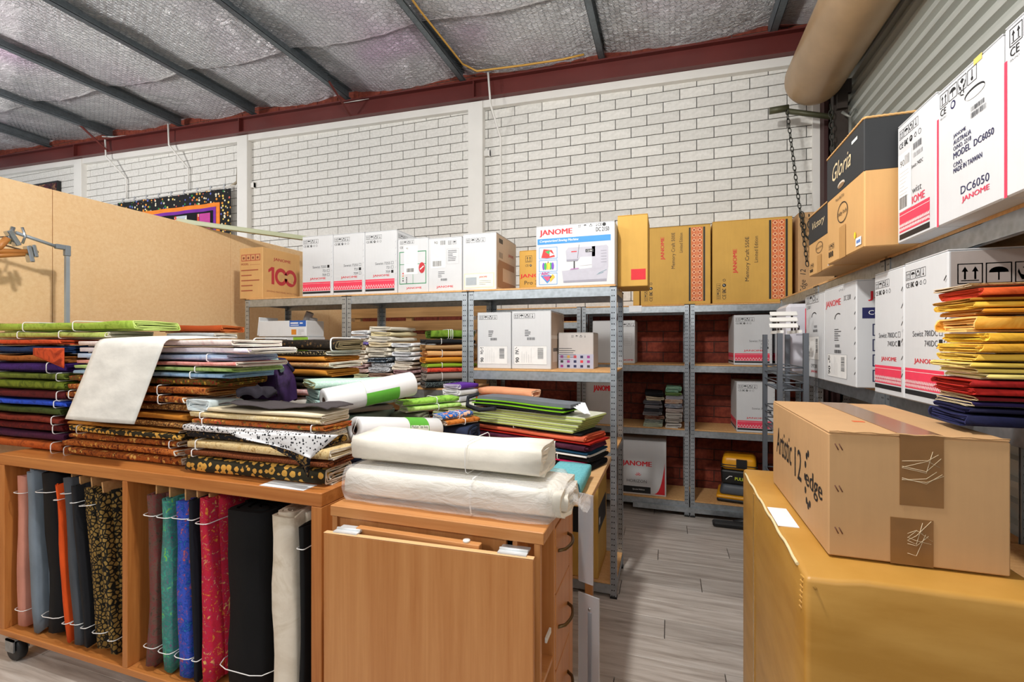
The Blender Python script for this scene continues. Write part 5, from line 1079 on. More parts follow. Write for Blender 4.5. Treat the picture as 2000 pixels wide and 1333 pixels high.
bolt('fabric_bolt', 'plain cream folded fabric under the dark grey cloth', .56, .16, .022, CREAM, (-1.47, 1.48, zD + .001), 0, 2, edge=EDGE, group=GD)
bolt('fabric_bolt', 'blue white folded bolt end lying at the corner of the front pile', .16, .13, .045, pl('#CBD8DC'), (-1.81, 1.49, zD + .002), PI / 2, 4, edge=pl('#E6EEF0'), group=GD)
o = MB().grid(lambda u, v: (-1.70 + .52 * u, 1.41 + .15 * v - .02 * math.sin(u * 6), zD + .036 + .012 * abs(fbm(u * 4, v * 3)) + .006 * math.sin(u * 9)), 20, 6).build('grey_cloth', F_('charcoal', ['#4A4446'])); sm = o.modifiers.new('s', 'SOLIDIFY'); sm.thickness = .004; tag(o, 'dark grey cloth spread on top of the front pile', 'fabric')
def flap(name, pts, Y, mat, parent_label):
    """hanging corner, given as rows of photo points top->bottom"""
    rows = pts; n = len(rows)
    def fn(u, v):
        k = v * (n - 1); i = min(int(k), n - 2); f = k - i
        a0, a1 = rows[i]; b0, b1 = rows[i + 1]
        x = (a0[0] + (a1[0] - a0[0]) * u) * (1 - f) + (b0[0] + (b1[0] - b0[0]) * u) * f; y = (a0[1] + (a1[1] - a0[1]) * u) * (1 - f) + (b0[1] + (b1[1] - b0[1]) * u) * f
        p = PY(x, y, Y - .012 * v + .006 * math.sin(u * 7)); return tuple(p)
    return MB().grid(fn, 12, 8)
def child_flap(root, mb, mat):
    o = mb.build('hanging_corner', mat, root); o.matrix_parent_inverse = root.matrix_basis.inverted(); sm = o.modifiers.new('s', 'SOLIDIFY'); sm.thickness = .002
bpy.context.view_layer.update()
child_flap(pd_[3], flap('f', [((500, 858), (640, 868)), ((540, 880), (610, 886)), ((585, 905), (605, 908)), ((600, 932), (602, 933))], 1.382, BLKM, ''), BLKM)
child_flap(pd_[4], flap('f', [((440, 843), (662, 850)), ((470, 858), (640, 868)), ((540, 872), (612, 892)), ((590, 888), (606, 897))], 1.364, SPEC, ''), SPEC)
tag(MB().box(-.10, .10, -.035, .035, 0, .0012).build('paper_sheet', plain('paper', '#E9EDF2', .7), None, (-1.33, 1.387, TZ + .0003), (0, 0, .0)), 'white paper slip under the front pile on the table edge', 'paper')
# hidden filler piles behind D that carry the rolls
GF = 'folded fabric behind the front pile'
zf = TZ + .0005
for i, (d_, h_) in enumerate((('taupe', '#8A7A6A'), ('sand', '#C4AE8A'), ('grey green', '#7A8A7E'))):
    bolt('fabric_bolt', d_ + ' folded fabric buried under the mint bolts', .56, .24, .064, pl(h_), (-1.47, 1.875, zf), PI / 2, 3, edge=EDGE, group=GF); zf += .065
for i, (d_, h_) in enumerate((('navy print', '#2A3A5A'),)):
    bolt('fabric_bolt', d_ + ' folded fabric buried under the tear away roll', .34, .15, .03, pl(h_), (-1.24, 1.84, TZ + .001), PI / 2, 2, group=GF)
# mint bolts and stabiliser rolls
ang = math.atan2(.32, .23)
zm = zf + .001
MINT = F_('mint_print', ['#BFE0D0', '#D8EEE2', '#A6CFBE'], 'dots', 2.5); TEALG = F_('sage', ['#8FB0AA', '#A8C4BE', '#7A9C96'], 'batik')
for i, (d_, m, T, l_, e_) in enumerate((('brown grey folded fabric under the sage bolts', pl('#8A7E74'), .03, .34, EDGE), ('sage green folded fabric under the mint bolt', TEALG, .045, .36, pl('#C4DAD4')), ('sage blue folded fabric between the mint and sage bolts', TEALG, .042, .36, pl('#C4DAD4')), ('pale mint printed bolt lying beside the long white roll', MINT, .036, .40, pl('#C9B87A')))):
    bolt('fabric_bolt', d_, l_, .22, T, m, (-1.46, 1.925, zm), ang, 3, edge=e_, group=GF); zm += T + .001
def roll(label, a, b, r, words):
    a, b = Vector(a), Vector(b); L = (b - a).length; d = (b - a).normalized(); q = d.to_track_quat('X', 'Z')
    root = thing('stabiliser_roll', label, 'roll', a, 0, 'rolls of white stabiliser'); root.rotation_mode = 'QUATERNION'; root.rotation_quaternion = q
    PV = MATS.get('roll_white') or plain('roll_white', '#E6E6E8', .3, var=.03)
    MB().lathe([(r * .36, .002), (r * .38, 0), (r * .96, 0), (r, .005), (r, L - .005), (r * .96, L), (r * .38, L)], 36, 0, 'x').build('white_roll', PV, root)
    MB().lathe([(r * .30, .01), (r * .30, 0), (r * .365, 0), (r * .365, L), (r * .30, L), (r * .30, L - .01)], 24, 0, 'x').lathe([(0, .03), (r * .30, .03)], 24, 0, 'x').build('core_tube', plain('core_brown', '#5A4238', .8), root)
    GRNL = ink('#5FB23A'); 
    def band(x0, x1, a0, a1, m, rr_): 
        return MB().grid(lambda u, v: (x0 + (x1 - x0) * u, rr_ * math.sin(a0 + (a1 - a0) * v), rr_ * math.cos(a0 + (a1 - a0) * v)), 1, 24).build('wrap_label', m, root)
    if words:
        band(L * .55, L * .80, .1 * PI, 2.1 * PI, GRNL, r + .0008); band(L * .56, L * .79, -.72 * PI, -.36 * PI, ink('#E9EFE2'), r + .0014); band(L * .56, L * .79, .28 * PI, .64 * PI, ink('#E9EFE2'), r + .0014)
        vs_, fs, W, Hh = text_mesh(words, .0, 0); h = r * .32; wd = L * .21
        # lettering bent round the camera side
        mb = MB(); mb.add([(L * .57 + p[0] / W * wd, -(r + .0022) * math.cos(.02 + (p[1] / Hh) * h / r + .1), (r + .0022) * math.sin(.02 + (p[1] / Hh) * h / r + .1)) for p in vs_], fs); mb.build('lettering', ink('#3A4A3A'), root)
    else:
        band(L * .40, L * .78, -.86 * PI, -.46 * PI, GRNL, r + .0008); band(L * .40, L * .78, -.46 * PI, -.18 * PI, ink('#DDDEE6'), r + .0008); band(L * .395, L * .40, -PI, PI, ink('#B9C4B4'), r + .001)
    tb_ = MB().tube([(-.002, 0, -r * .9), (-.004, .0, 0), (-.002, 0, r * .95)], .0012, 5); tb_.build('string', TIE, root, (0, 0, 0), (words and .3 or 1.4, 0, 0))
    return root
roll('long white stabiliser roll with green label lying against the mint bolt', (-1.405, 1.665, 1.235), (-1.185, 2.02, 1.292), .058, '')
roll('white stabiliser roll with green tear away label by the cream rolls', (-1.215, 1.62, 1.135), (-1.06, 2.03, 1.075), .054, 'Medium Tear Away')
# lime, blue and orange bolts fanned out behind the rolls
LIME = F_('lime_leaf', ['#7FBE3A', '#A4D85A', '#5E9E2A'], 'batik', 1.4)
for i in range(2): bolt('fabric_bolt', ('slate', 'olive grey')[i] + ' folded fabric hidden under the lime bolts', .17, .12, .087, pl(('#5A6068', '#6A6C58')[i]), (-1.252, 2.125, TZ + .001 + i * .088), 0, 3, group=GF)
for i in range(2): bolt('fabric_bolt', ('brown', 'dark blue')[i] + ' folded fabric hidden under the fish print bolt', .15, .18, .098, pl(('#6A4A32', '#26304A')[i]), (-1.005, 2.20, .8862 + i * .099), 0, 3, group=GF)
for i, (d_, m, p0, p1, T) in enumerate((('lime leaf print bolt', LIME, (-1.275, 2.06, 1.175), (-1.10, 2.34, 1.175), .032), ('pale lime leaf print bolt', F_('lime_leaf2', ['#A8D45A', '#C4E68A', '#7FBE3A'], 'batik', 1.4), (-1.255, 2.06, 1.143), (-1.09, 2.33, 1.143), .03), ('blue fish print bolt', F_('bluefish', ['#2A6AB8', '#2A6AB8', '#E8763A', '#3A7EC8', '#F0C4A4'], 'floral', .9), (-1.085, 2.08, 1.112), (-.985, 2.24, 1.112), .03), ('orange swirl print bolt', F_('orswirl', ['#A8561C', '#D8863A', '#7A3A10'], 'batik', 1.4), (-1.06, 2.08, 1.085), (-.955, 2.25, 1.085), .026))):
    p0, p1 = Vector(p0), Vector(p1); dd = p1 - p0
    bolt('fabric_bolt', d_ + ' fanned out behind the tear away roll', dd.length, .10, T, m, (p0 + p1) / 2, math.atan2(dd.y, dd.x), 2, edge=EDGE, ties=(.55,), group='bright bolts fanned out behind the rolls')
# purple bag
def blob(w, d, h, seed, fold=.018):
    def fn(u, v):
        a = 2 * PI * u; e = v * PI / 2; c = math.cos(e) ** .45; zz = math.sin(e) ** .8
        f = 1 + .10 * fbm(math.cos(a) * 2, math.sin(a) * 2, v * 3 + seed) + .05 * math.sin(a * 5 + v * 4)
        return (w / 2 * c * math.copysign(abs(math.cos(a)) ** .65, math.cos(a)) * f, d / 2 * c * math.copysign(abs(math.sin(a)) ** .65, math.sin(a)) * f, h * zz * (1 + .25 * fbm(math.cos(a) * 1.5, math.sin(a) * 1.5, seed)) + fold * .4 * math.sin(a * 7) * c)
    return MB().grid(fn, 48, 14)
PUR = F_('purple_bag', ['#2A1838', '#3A2450', '#1E1028'], 'batik', .5, .6)
pb_ = thing('cloth_bag', 'crumpled purple cloth bag slumped between the fabric piles', 'bag', (-1.865, 1.815, zD + .0), .05); pb_.scale = (.82, .62, 1)
blob(.34, .20, .195, 3).build('bag_body', PUR, pb_)
fl_ = MB().grid(lambda u, v: (-.13 + .27 * u + .02 * v, -.104 - .012 * math.sin(v * 3) - .004 * math.sin(u * 9), .175 - .14 * v + .012 * math.sin(u * 6)), 14, 8).build('flap', PUR, pb_); sm = fl_.modifiers.new('s', 'SOLIDIFY'); sm.thickness = .004
MB().tube([(-.10, -.112, .01), (-.085, -.122, .07), (-.06, -.118, .13), (-.04, -.06, .19)], .010, 6).build('strap', pl('#171738'), pb_); MB().tube([(-.02, -.10, .185), (.05, -.06, .205), (.11, .01, .195), (.15, .05, .14)], .012, 6).build('strap', pl('#2A2440'), pb_)
MB().tube([(.02, -.06, .198), (.09, -.05, .198), (.15, -.07, .15)], .016, 7).build('scarf', pl('#8FA8A6'), pb_)
# black heap under the bag
o = blob(.16, .10, .035, 8).build('black_cloth', pl('#26222A'), None, (-1.62, 1.52, zD + .062)); tag(o, 'small black cloth bundle on the dark grey cloth', 'fabric')
# ---- cream rolls on the cabinet
CAL = F_('calico', ['#ECE7DB']); CALE = F_('calico_edge', ['#EFE8DA'])
lr = bolt('calico_roll', 'plastic wrapped roll of cream calico on the sewing cabinet', .76, .235, .112, CAL, (-.67, 1.455, CZ + .003), -.01, 3, edge=CALE, ties=(.62,), wob=1.2, cat='fabric roll', group='cream calico rolls on the cabinet')
t = NT('plastic_film'); t.set(Base_Color=(1, 1, 1, 1), Roughness=.12, Alpha=.3, IOR=1.35); t.b.inputs['Specular IOR Level'].default_value = .9
t.bump(t.noise(t.coords((5, 14, 14)), 1.8, 5, .55, 1), .8, .025); FILM = t.m
mb = MB(); ol = outline(.1275, .0605, 5, 8)
def film(u, v):
    k = v; p = ol[int(round(u * len(ol))) % len(ol)]; x = -.395 + .79 * k
    s1 = 1.0
    if k > .92: s1 = 1 - (k - .92) / .08 * .75
    if k < .04: s1 = .82 + k / .04 * .18
    n_ = 1 + .035 * fbm(x * 14, p[0] * 16, p[1] * 16)
    return (x + .012 * fbm(p[0] * 20, p[1] * 20, k * 9), p[0] * s1 * n_, max(.0004, .056 + p[1] * s1 * n_ + (.02 * (1 - s1))))
mb.grid(film, len(ol), 26); mb.tube([(.39, 0, .05), (.405, -.01, .045), (.43, -.02, .05)], [.02, .007, .03], 8); mb.build('plastic_bag', FILM, lr)
bolt('calico_roll', 'loose roll of cream calico lying on the plastic wrapped one', .68, .205, .100, CAL, (-.715, 1.465, CZ + .124), -.015, 4, edge=CALE, ties=(.66,), wob=1.2, cat='fabric roll', group='cream calico rolls on the cabinet', tier=.0014)
# ---- pile E behind the cabinet on the low leaf table
aE = math.atan2(-.36, 1.08); cE = Vector((-.845, 2.46, 0)); zE = .8855
def eb(desc, m, T, L=1.10, W=.22, off=0, dyy=0, turns=2, **kw):
    global zE
    d = Vector((math.cos(aE), math.sin(aE), 0)); n_ = Vector((-d.y, d.x, 0))
    b_ = bolt(kw.pop('name', 'fabric_bolt'), desc, L, W, T, m, (cE.x + d.x * off + n_.x * dyy, cE.y + d.y * off + n_.y * dyy, zE), aE + R.uniform(-.01, .01), turns, group=kw.pop('group', 'long fabrics piled behind the cabinet'), **kw); zE += T + .0008; return b_
eb('black long fabric at the bottom of the pile behind the cabinet', pl('#16161A'), .032, ties=(.2, .8)); eb('hot pink long fabric between black ones behind the cabinet', pl('#B8124E'), .009, 1.06); eb('black long fabric above the hot pink one behind the cabinet', pl('#121216'), .022, ties=(.85,)); eb('white long fabric in the pile behind the cabinet', pl('#D8D8D6'), .010, 1.0, off=.04); eb('dark teal long fabric in the pile behind the cabinet', pl('#0E3A54'), .012, 1.08)
eb('plum long fabric in the pile behind the cabinet', F_('plum', ['#4A1E34', '#5E2A42', '#381428'], 'batik', .4), .036, 1.08, ties=(.08, .84), tier=.003, turns=3); eb('red long fabric in the pile behind the cabinet', pl('#A81E14'), .010, 1.10); eb('coral long fabric in the pile behind the cabinet', pl('#D8694A'), .028, 1.08, ties=(.14,), turns=3, edge=pl('#B8401C')); eb('thin black long fabric on the coral one behind the cabinet', pl('#1A1C20'), .009, 1.04, ties=(.1, .62))
PKT = plain('green_packet', '#A9B66C', .35, var=.15, scale=4); PKW = plain('packet_back', '#D9DCC8', .4)
for k in range(6):
    d = Vector((math.cos(aE), math.sin(aE), 0))
    pk = thing('flat_packet', 'pale green flat packet, %s of six stacked behind the cabinet' % ('lowest', 'second', 'third', 'fourth', 'fifth', 'topmost')[k], 'packet', (cE.x + d.x * (.01 + .012 * k), cE.y + d.y * (.01 + .012 * k), zE), aE + (-.012, .01, .0, .015, -.01, .005)[k], 'flat green packets')
    MB().bbox(-.49, .47, -.115, .115, 0, .0095, .003).build('sleeve', PKT, pk); MB().bbox(-.485, .468, -.113, .113, .0095, .0125, .001).build('card_back', PKW, pk); zE += .0132
def eloc(u, v, z): return (cE.x + math.cos(aE) * u - math.sin(aE) * v, cE.y + math.sin(aE) * u + math.cos(aE) * v, z)
# grey bag with lime lining, lying on the front half of the packets
gb = thing('folded_bag', 'grey and black folded bag with lime green lining on the green packets', 'bag', eloc(.16, -.03, zE + .004), aE)
GB_, LM, BK2 = F_('slate', ['#6E747C']), F_('limetrim', ['#7FC41E']), pl('#2A2C32')
def slab(nm, x0, x1, y0, y1, z0, th, m):
    mb = MB(); f = lambda u: .004 * math.sin(u * 5); n = 16
    mb.grid(lambda u, v: (x0 + (x1 - x0) * u, y0 + (y1 - y0) * v, z0 + f(u) + .004), n, 2); mb.grid(lambda u, v: (x0 + (x1 - x0) * u, y1 - (y1 - y0) * v, z0 + f(u) + .004 + th), n, 2)
    for (ya, yb) in ((y0, y0), (y1, y1)): mb.grid(lambda u, v: (x0 + (x1 - x0) * u, ya, z0 + f(u) + .004 + th * v), n, 1)
    for xa, uu in ((x0, 0), (x1, 1)): mb.grid(lambda u, v: (xa, y0 + (y1 - y0) * u, z0 + f(uu) + .004 + th * v), 2, 1)
    mb.build(nm, m, gb)
slab('lower_panel', -.29, .26, -.10, .03, 0, .013, BK2); slab('lime_lining', -.30, .28, -.108, .03, .0135, .005, LM); slab('inner_panel', -.28, .27, -.10, .03, .019, .011, BK2); slab('lime_lining', -.30, .27, -.105, .03, .0305, .005, LM); slab('upper_panel', -.27, .31, -.095, .035, .036, .017, GB_)
MB().tube([(-.27, -.09, .066), (-.325, -.11, .045), (-.31, -.132, .005), (-.22, -.135, -.012), (-.12, -.125, .004)], .012, 6).build('strap', BK2, gb)
for k in range(4): MB().box(0, .08, -.012, .012, 0, .0015).build('paper_tag', plain('paper', '#E9EDF2', .7), gb, (.315, -.06 + .025 * k, .040 + .004 * k), (0, .3 + .12 * k, -.3 - .12 * k))
GP = 'folded fabrics on the back of the green packets'
for k, (d_, h_, e_) in enumerate((('grey folded fabric at the foot of the violet one on the packets', '#B9BBC2', '#E4E2DC'), ('white folded fabric under the violet one on the packets', '#D9DADD', '#EFEFEF'), ('violet folded fabric on the white one on the packets', '#5E2E9A', '#E4DEEA'))):
    bolt('fabric_bolt', d_, .16, .15, .036, pl(h_), eloc(-.37, .015, zE + .001 + k * .0375), aE + PI / 2, 3, edge=pl(e_), group=GP)
for k, (d_, h_) in enumerate((('burnt orange folded bolt below the peach one', '#C4561C'), ('peach folded bolt above the burnt orange one', '#E8A078'))):
    bolt('fabric_bolt', d_, .38, .095, .045, pl(h_), eloc(-.06, .072, zE + .001 + k * .0465), aE, 3, edge=pl('#F0C4A4'), group=GP)
bolt('fabric_bolt', 'teal swirl printed bolt at the end of the low table', .30, .17, .075, F_('teal_swirl', ['#5AA8B4', '#7CC4CC', '#2E7A8A'], 'zig', 1.2), (-.40, 1.96, .8858), PI / 2, 4, edge=pl('#2E6A7A'))
# ---- columns of folded cottons in the middle bay
def column(desc_where, group, x0, x1, y0, z0, cols, L=.36, name='folded_cotton', th=None):
    z = z0 + .0005
    for i, (d_, m, T) in enumerate(cols):
        j = R.uniform(-.008, .008); lab = '%s, %s up in the %s' % (d_, ORD[i], desc_where) if i else '%s at the bottom of the %s' % (d_, desc_where)
        bolt(name, lab, L, (x1 - x0) * R.uniform(.9, 1), T, m, ((x0 + x1) / 2 + j, y0 + L / 2 + R.uniform(-.008, .008), z), PI / 2 + R.uniform(-.03, .03), R.choice((2, 3)), edge=m, group=group, wob=1.3); z += T + .0006
    return z
WH1, WH2, WH3 = F_('wh1', ['#DDE1E6', '#F0F1F3', '#C9CFD8'], 'batik', 2), F_('wh2', ['#E9E3D4']), F_('wh3', ['#E4D6C0', '#F2EADC', '#D4BFA4'], 'batik', 2); PNK1 = F_('pk1', ['#D8B4AE', '#E8D2CA', '#C49A96'], 'batik', 2); BW = F_('bw', ['#DDE0E4', '#2E3C50'], 'dots', 2.2); MAR = F_('mar', ['#7A1E3A', '#D8C4C8'], 'dots', 2.2); LAV = F_('lav', ['#4A3AA8', '#8A7AD0', '#D8D4EC'], 'batik', 2)
GK = 'folded cottons in the middle bay'
column('cotton stack beside the shelf post pair', GK, -2.11, -1.955, 2.745, 1.19, [('sand cotton', F_('sand', ['#D8C08A', '#E8D8AC'], 'batik', 2), .03), ('buff cotton', WH3, .03), ('pale green cotton', F_('pgr', ['#D0D8A8', '#E4E8C8'], 'batik', 2), .03), ('rose print cotton', PNK1, .034), ('wine edged cotton', F_('wine', ['#B87A84', '#E4CCC8', '#8A3A4A'], 'batik', 2), .03), ('oat cotton', WH3, .03), ('peach cream cotton', WH3, .034), ('beige cotton', WH2, .032), ('taupe cotton', F_('taup', ['#B8A080', '#D4C2A4'], 'batik', 2), .03), ('lavender blue cotton', LAV, .018), ('ivory cotton', WH2, .024), ('silver cotton', WH1, .028), ('frost white cotton', WH1, .03)])
column('tall cream cotton stack', GK, -1.95, -1.765, 2.735, 1.19, [('maroon dotted cotton', MAR, .03), ('white maroon cotton', MAR, .03), ('dusty brown cotton', F_('dbr', ['#9A7A6A', '#B89A88'], 'batik', 2), .036), ('navy dotted cotton', BW, .034), ('navy check cotton', BW, .036), ('slate cotton', F_('slt', ['#4A5A6A', '#DDE2E6'], 'dots', 2), .034), ('cream cotton', WH2, .032), ('ecru cotton', WH2, .034), ('vanilla cotton', CREAM, .036), ('light vanilla cotton', WH2, .036), ('butter cotton', F_('butr', ['#E6D9B0']), .036), ('pale butter cotton', WH2, .03)])
column('pale cotton stack next to the olive bolt', GK, -1.76, -1.60, 2.75, 1.19, [('grey cotton', WH1, .03), ('mushroom cotton', F_('mush', ['#B4A292', '#D8CCC0'], 'batik', 2), .03), ('sandy pink cotton', PNK1, .03), ('dark rose cotton', F_('drose', ['#7A4A54', '#C8A8A8'], 'batik', 2), .026), ('tan cotton', WH3, .03), ('stone cotton', F_('ston', ['#C9BFB0', '#DED6CA'], 'batik', 2), .03), ('white cotton', WH1, .03), ('bluish white cotton', WH1, .03), ('chalk cotton', WH2, .03), ('snow cotton', WH1, .03)])
GO = 'bolts at the right of the middle bay'; zz = 1.1905
for i, (d_, m, T, e_) in enumerate((('brown and black spotted bolt at the bottom of the olive topped stack', F_('bspot', ['#23282A', '#6A7A7A'], 'dots', 2.5), .05, pl('#8A8078')), ('grey taupe bolt second up in the olive topped stack', F_('gtaup', ['#8A8078']), .05, pl('#C4BCB2')), ('red spotted bolt third up in the olive topped stack', F_('redspot', ['#B8281C', '#D8503A', '#8A1A14'], 'batik', 2), .034, pl('#B0A8A2')), ('lime green bolt fourth up in the olive topped stack', pl('#8AA82A'), .03, pl('#B8C86A')), ('golden orange bolt fifth up in the olive topped stack', pl('#D08A2A'), .04, pl('#D8923A')), ('peach orange bolt sixth up in the olive topped stack', pl('#D8A46A'), .044, pl('#D08A4A')), ('brown tan bolt seventh up in the olive topped stack', pl('#B08A5E'), .04, pl('#B88A54')), ('black bolt below the olive one', pl('#202226'), .034, pl('#3A3C40')), ('olive green bolt with white ties topping the stack by the post pair', F_('olv', ['#5A7A1E', '#6E8E2A', '#48661A'], 'batik'), .06, pl('#48641A')))):
    bolt('fabric_bolt', d_, .34 if i != 8 else .30, .16, T, m, (-1.42 + (.0 if i != 8 else .01), 2.90, zz), .75, 3, edge=e_, ties=(.4, .44, .48) if i == 8 else ((.3,) if i % 2 else ()), group=GO); zz += T + .0006
# ---- two stacks on the rear shelf
GR = 'small fabric stacks on the rear shelf'
column('shorter dark stack on the rear shelf', GR, -.215, -.04, BYF + .01, .75, [('pale green cotton', F_('pgn', ['#C8D0B8']), .034), ('grey teal cotton', F_('gteal', ['#6A7A78', '#B4B8AC'], 'batik', 1), .034), ('rust edged cotton', F_('re', ['#B89A84', '#7A3A2A'], 'batik', 1), .03), ('smoke cotton', pl('#8E8C90'), .034), ('charcoal cotton', pl('#4A4A50'), .03), ('ash cotton', pl('#8A868A'), .032), ('lead grey cotton', pl('#6E6E76'), .034), ('cream cotton', pl('#CFC4AA'), .04), ('black cotton', pl('#24262A'), .03)], .33)
column('taller pale stack on the rear shelf', GR, -.03, .125, BYF + .005, .75, [('white cotton', pl('#D8D4CE'), .044), ('bone cotton', pl('#D4CEC6'), .04), ('thick pearl cotton', pl('#DAD6D0'), .05), ('blush white cotton', pl('#D8CCC8'), .04), ('navy white cotton', F_('nw', ['#5A6A8A', '#D8DCE2'], 'batik', 1), .034), ('orange edged cotton', F_('oe', ['#D8A078', '#E8DCD0'], 'batik', 1), .036), ('lilac white cotton', pl('#D2D2DE'), .036), ('leaf green cotton', pl('#8AAA6A'), .024), ('sea green cotton', F_('seag', ['#6AA888', '#A8CCB4'], 'batik', 1), .05)], .34)
# ---- orange and yellow pile by the roller door shelves
GY = 'orange and yellow fabrics beside the roller door shelves'
Y_ = [('indigo quilted fabric', F_('indigo', ['#0C0E28', '#14173A', '#08091C'], 'batik'), .030, '#262B58'), ('navy folded fabric', pl('#0F0F2C'), .014, '#20204A'), ('purple navy folded fabric', pl('#201644'), .012, '#EAD9B0'), ('dark wine folded fabric', pl('#6A1218'), .012, '#E6CFA0'), ('crimson folded fabric', F_('crim', ['#8E1414', '#A81E18', '#741010'], 'batik'), .018, '#B8261C'), ('dark red folded fabric', F_('crim2', ['#8A1216', '#9E1C1A', '#6A0E12'], 'batik'), .018, '#C0301E'), ('pale lemon folded fabric', pl('#E2CF7A'), .012, '#F4ECC4'), ('lemon folded fabric', pl('#E0C766'), .012, '#F2E6B0'), ('primrose folded fabric', pl('#DDBE54'), .014, '#F0DA8A'), ('straw yellow folded fabric', pl('#D9B042'), .018, '#EFCB5E'), ('marigold folded fabric', F_('mari', ['#DE9A22', '#E8AE3A', '#C98416'], 'batik'), .022, '#F2C650'), ('saffron folded fabric', F_('saff', ['#E0A020', '#E8B038', '#CC8E18'], 'batik'), .024, '#F4CC44'), ('amber mottled folded fabric', F_('ambm', ['#DE8E1E', '#ECAE48', '#D07E14'], 'batik', .8), .038, '#F4C878'), ('tangerine folded fabric', pl('#D88A22'), .012, '#C99A5A'), ('golden folded fabric', F_('gldn', ['#D89E2A', '#E4B444'], 'batik'), .016, '#E8BE4C'), ('bronze folded fabric', pl('#A8701E'), .009, '#C08A3A'), ('red orange folded fabric', F_('rdor', ['#C8461A', '#D85A26', '#B03A14'], 'batik'), .022, '#C8402A'), ('dark rust folded fabric', F_('drust', ['#6A2A1A', '#B08A5A', '#4A1A12'], 'batik', 2), .009, '#E4D0B0')]
z = 1.3025
for i, (d_, m, T, e_) in enumerate(Y_):
    lab = '%s, %s up in the orange and yellow pile' % (d_, ORD[i]) if i else d_ + ' at the bottom of the orange and yellow pile'
    bolt('fabric_bolt', lab, .48 + R.uniform(-.012, .012), .165 + R.uniform(-.008, .008), T, m, (.88 + R.uniform(-.006, .006), 1.38, z), R.uniform(-.03, .03), 3 if T > .014 else 2, edge=pl(e_), ties=(.24,) if T > .011 else (), tier=.003, group=GY); z += T + .0005
# ---- fabric bolts standing in the table cubbies
GS = 'fabric bolts standing in the table cubbies'
def stand(desc, xb, xt, T, W, h, m, y=1.36, ties=(.12, .9), edge=None, core=0, turns=3, yaw=0):
    lean = math.atan2(xb - xt, h)
    o = bolt('standing_bolt', desc, h, W, T, m, (0, 0, 0), 0, turns, edge=edge, ties=ties, group=GS, core=core, tier=.0018)
    o.rotation_euler = (0, -PI / 2 - lean, 0)
    # local x -> up, local z -> -X.  centre of the length sits half way up
    o.location = (xb - math.sin(lean) * h / 2 + T / 2 * math.cos(lean), y + W / 2, .1395 + abs(math.sin(lean)) * T / 2 + math.cos(lean) * h / 2 + .014 + T * .5 * abs(math.sin(lean)) * 1.0)
    return o
def bx(px, Y=1.36): return PY(px, 1180, Y).x - .026
def row(items):
    prev = None                                    # right edge and lean of the bolt before, so that no two share space
    for d_, l_, r_, lean, W, h, m, kw in items:
        Y_ = kw.get('y', 1.36); x0, x1 = bx(l_, Y_), bx(r_, Y_)
        if Y_ < 1.5:
            if prev: x0 = max(x0, prev[0] + max(0, lean - prev[1]) * 1.08 + .004); 
            T = max(.022, x1 - x0 - .004); prev = (x0 + T, lean)
        else: T = (x1 - x0) * .9
        stand(d_, x0 + T / 2, x0 + T / 2 - lean, T, W, h, m, **kw)
row([('dusty pink bolt standing at the end panel of the table', 33, 53, .012, .26, .70, pl('#C98A78'), {}), ('grey blue bolt standing beside the dusty pink one', 55, 80, .05, .25, .74, pl('#77838F'), dict(ties=())), ('matt black bolt standing beside the grey blue one', 82, 125, .06, .25, .725, pl('#141518'), {}), ('orange bolt standing beside the matt black one', 127, 141, .075, .22, .70, pl('#D8511A'), {}), ('steel grey bolt standing beside the orange one', 143, 165, .085, .24, .735, pl('#4A4F56'), dict(core=.02)), ('charcoal bolt standing beside the steel grey one', 166, 180, .09, .24, .70, pl('#1E1F23'), dict(core=.04)), ('gold and black scale print bolt standing near the divider', 182, 218, .11, .26, .69, F_('scales', ['#16140E', '#6A5424', '#A8874A'], 'scale', 1.0), dict(core=.05)), ('narrow scale print bolt standing against the divider', 219, 236, .115, .24, .68, F_('scales', []), dict(core=.05, ties=(.1,))), ('cream bolt with pink flowers leaning in the divider corner', 196, 228, .0, .10, .70, F_('crpk', ['#D8C4B4', '#E4D6C8', '#C08A9A'], 'batik', 1.5), dict(y=1.64, core=.03))])
row([('brown batik bolt standing at the divider', 286, 310, .0, .24, .70, F_('bbat', ['#4A3A34', '#6A5248', '#7A3A3A', '#54584E'], 'batik', 2.8), dict(core=.05)), ('turquoise batik bolt standing beside the brown batik', 308, 342, .012, .25, .70, F_('tbat', ['#7A4A7A', '#1E8A7A', '#5A7A7A', '#2AA090', '#8AC03A'], 'batik', 2.4), dict(core=.05)), ('blue batik bolt with orange leaves standing beside the turquoise one', 343, 381, .022, .25, .70, F_('blbat', ['#2A8AB8', '#1E3A9A', '#3A5AC8', '#4A48A0', '#D86A3A'], 'batik', 2.4), dict(core=.05)), ('inky navy bolt standing between the blue and red batiks', 382, 397, .03, .24, .71, pl('#11141E'), dict(core=.05)), ('red batik bolt standing beside the big black roll', 398, 424, .03, .30, .715, F_('rbat', ['#E0963A', '#B81E3A', '#C8243E', '#B02450', '#E8C06A'], 'batik', 2.4), dict(ties=(.88,), core=.02)), ('big black fleece roll standing in the cubby', 426, 526, .008, .26, .68, F_('flc', ['#0E0E10']), dict(turns=4, ties=(.13,), y=1.356)), ('thick ivory fleece roll standing in the cubby', 528, 586, .006, .25, .70, F_('ivf', ['#D9CDBA', '#E6DCCB', '#CDBFA8'], 'batik', .3), dict(turns=4, ties=())), ('narrow black roll wedged at the end panel of the cubby', 590, 606, .0, .22, .66, pl('#131416'), dict(y=1.37))])
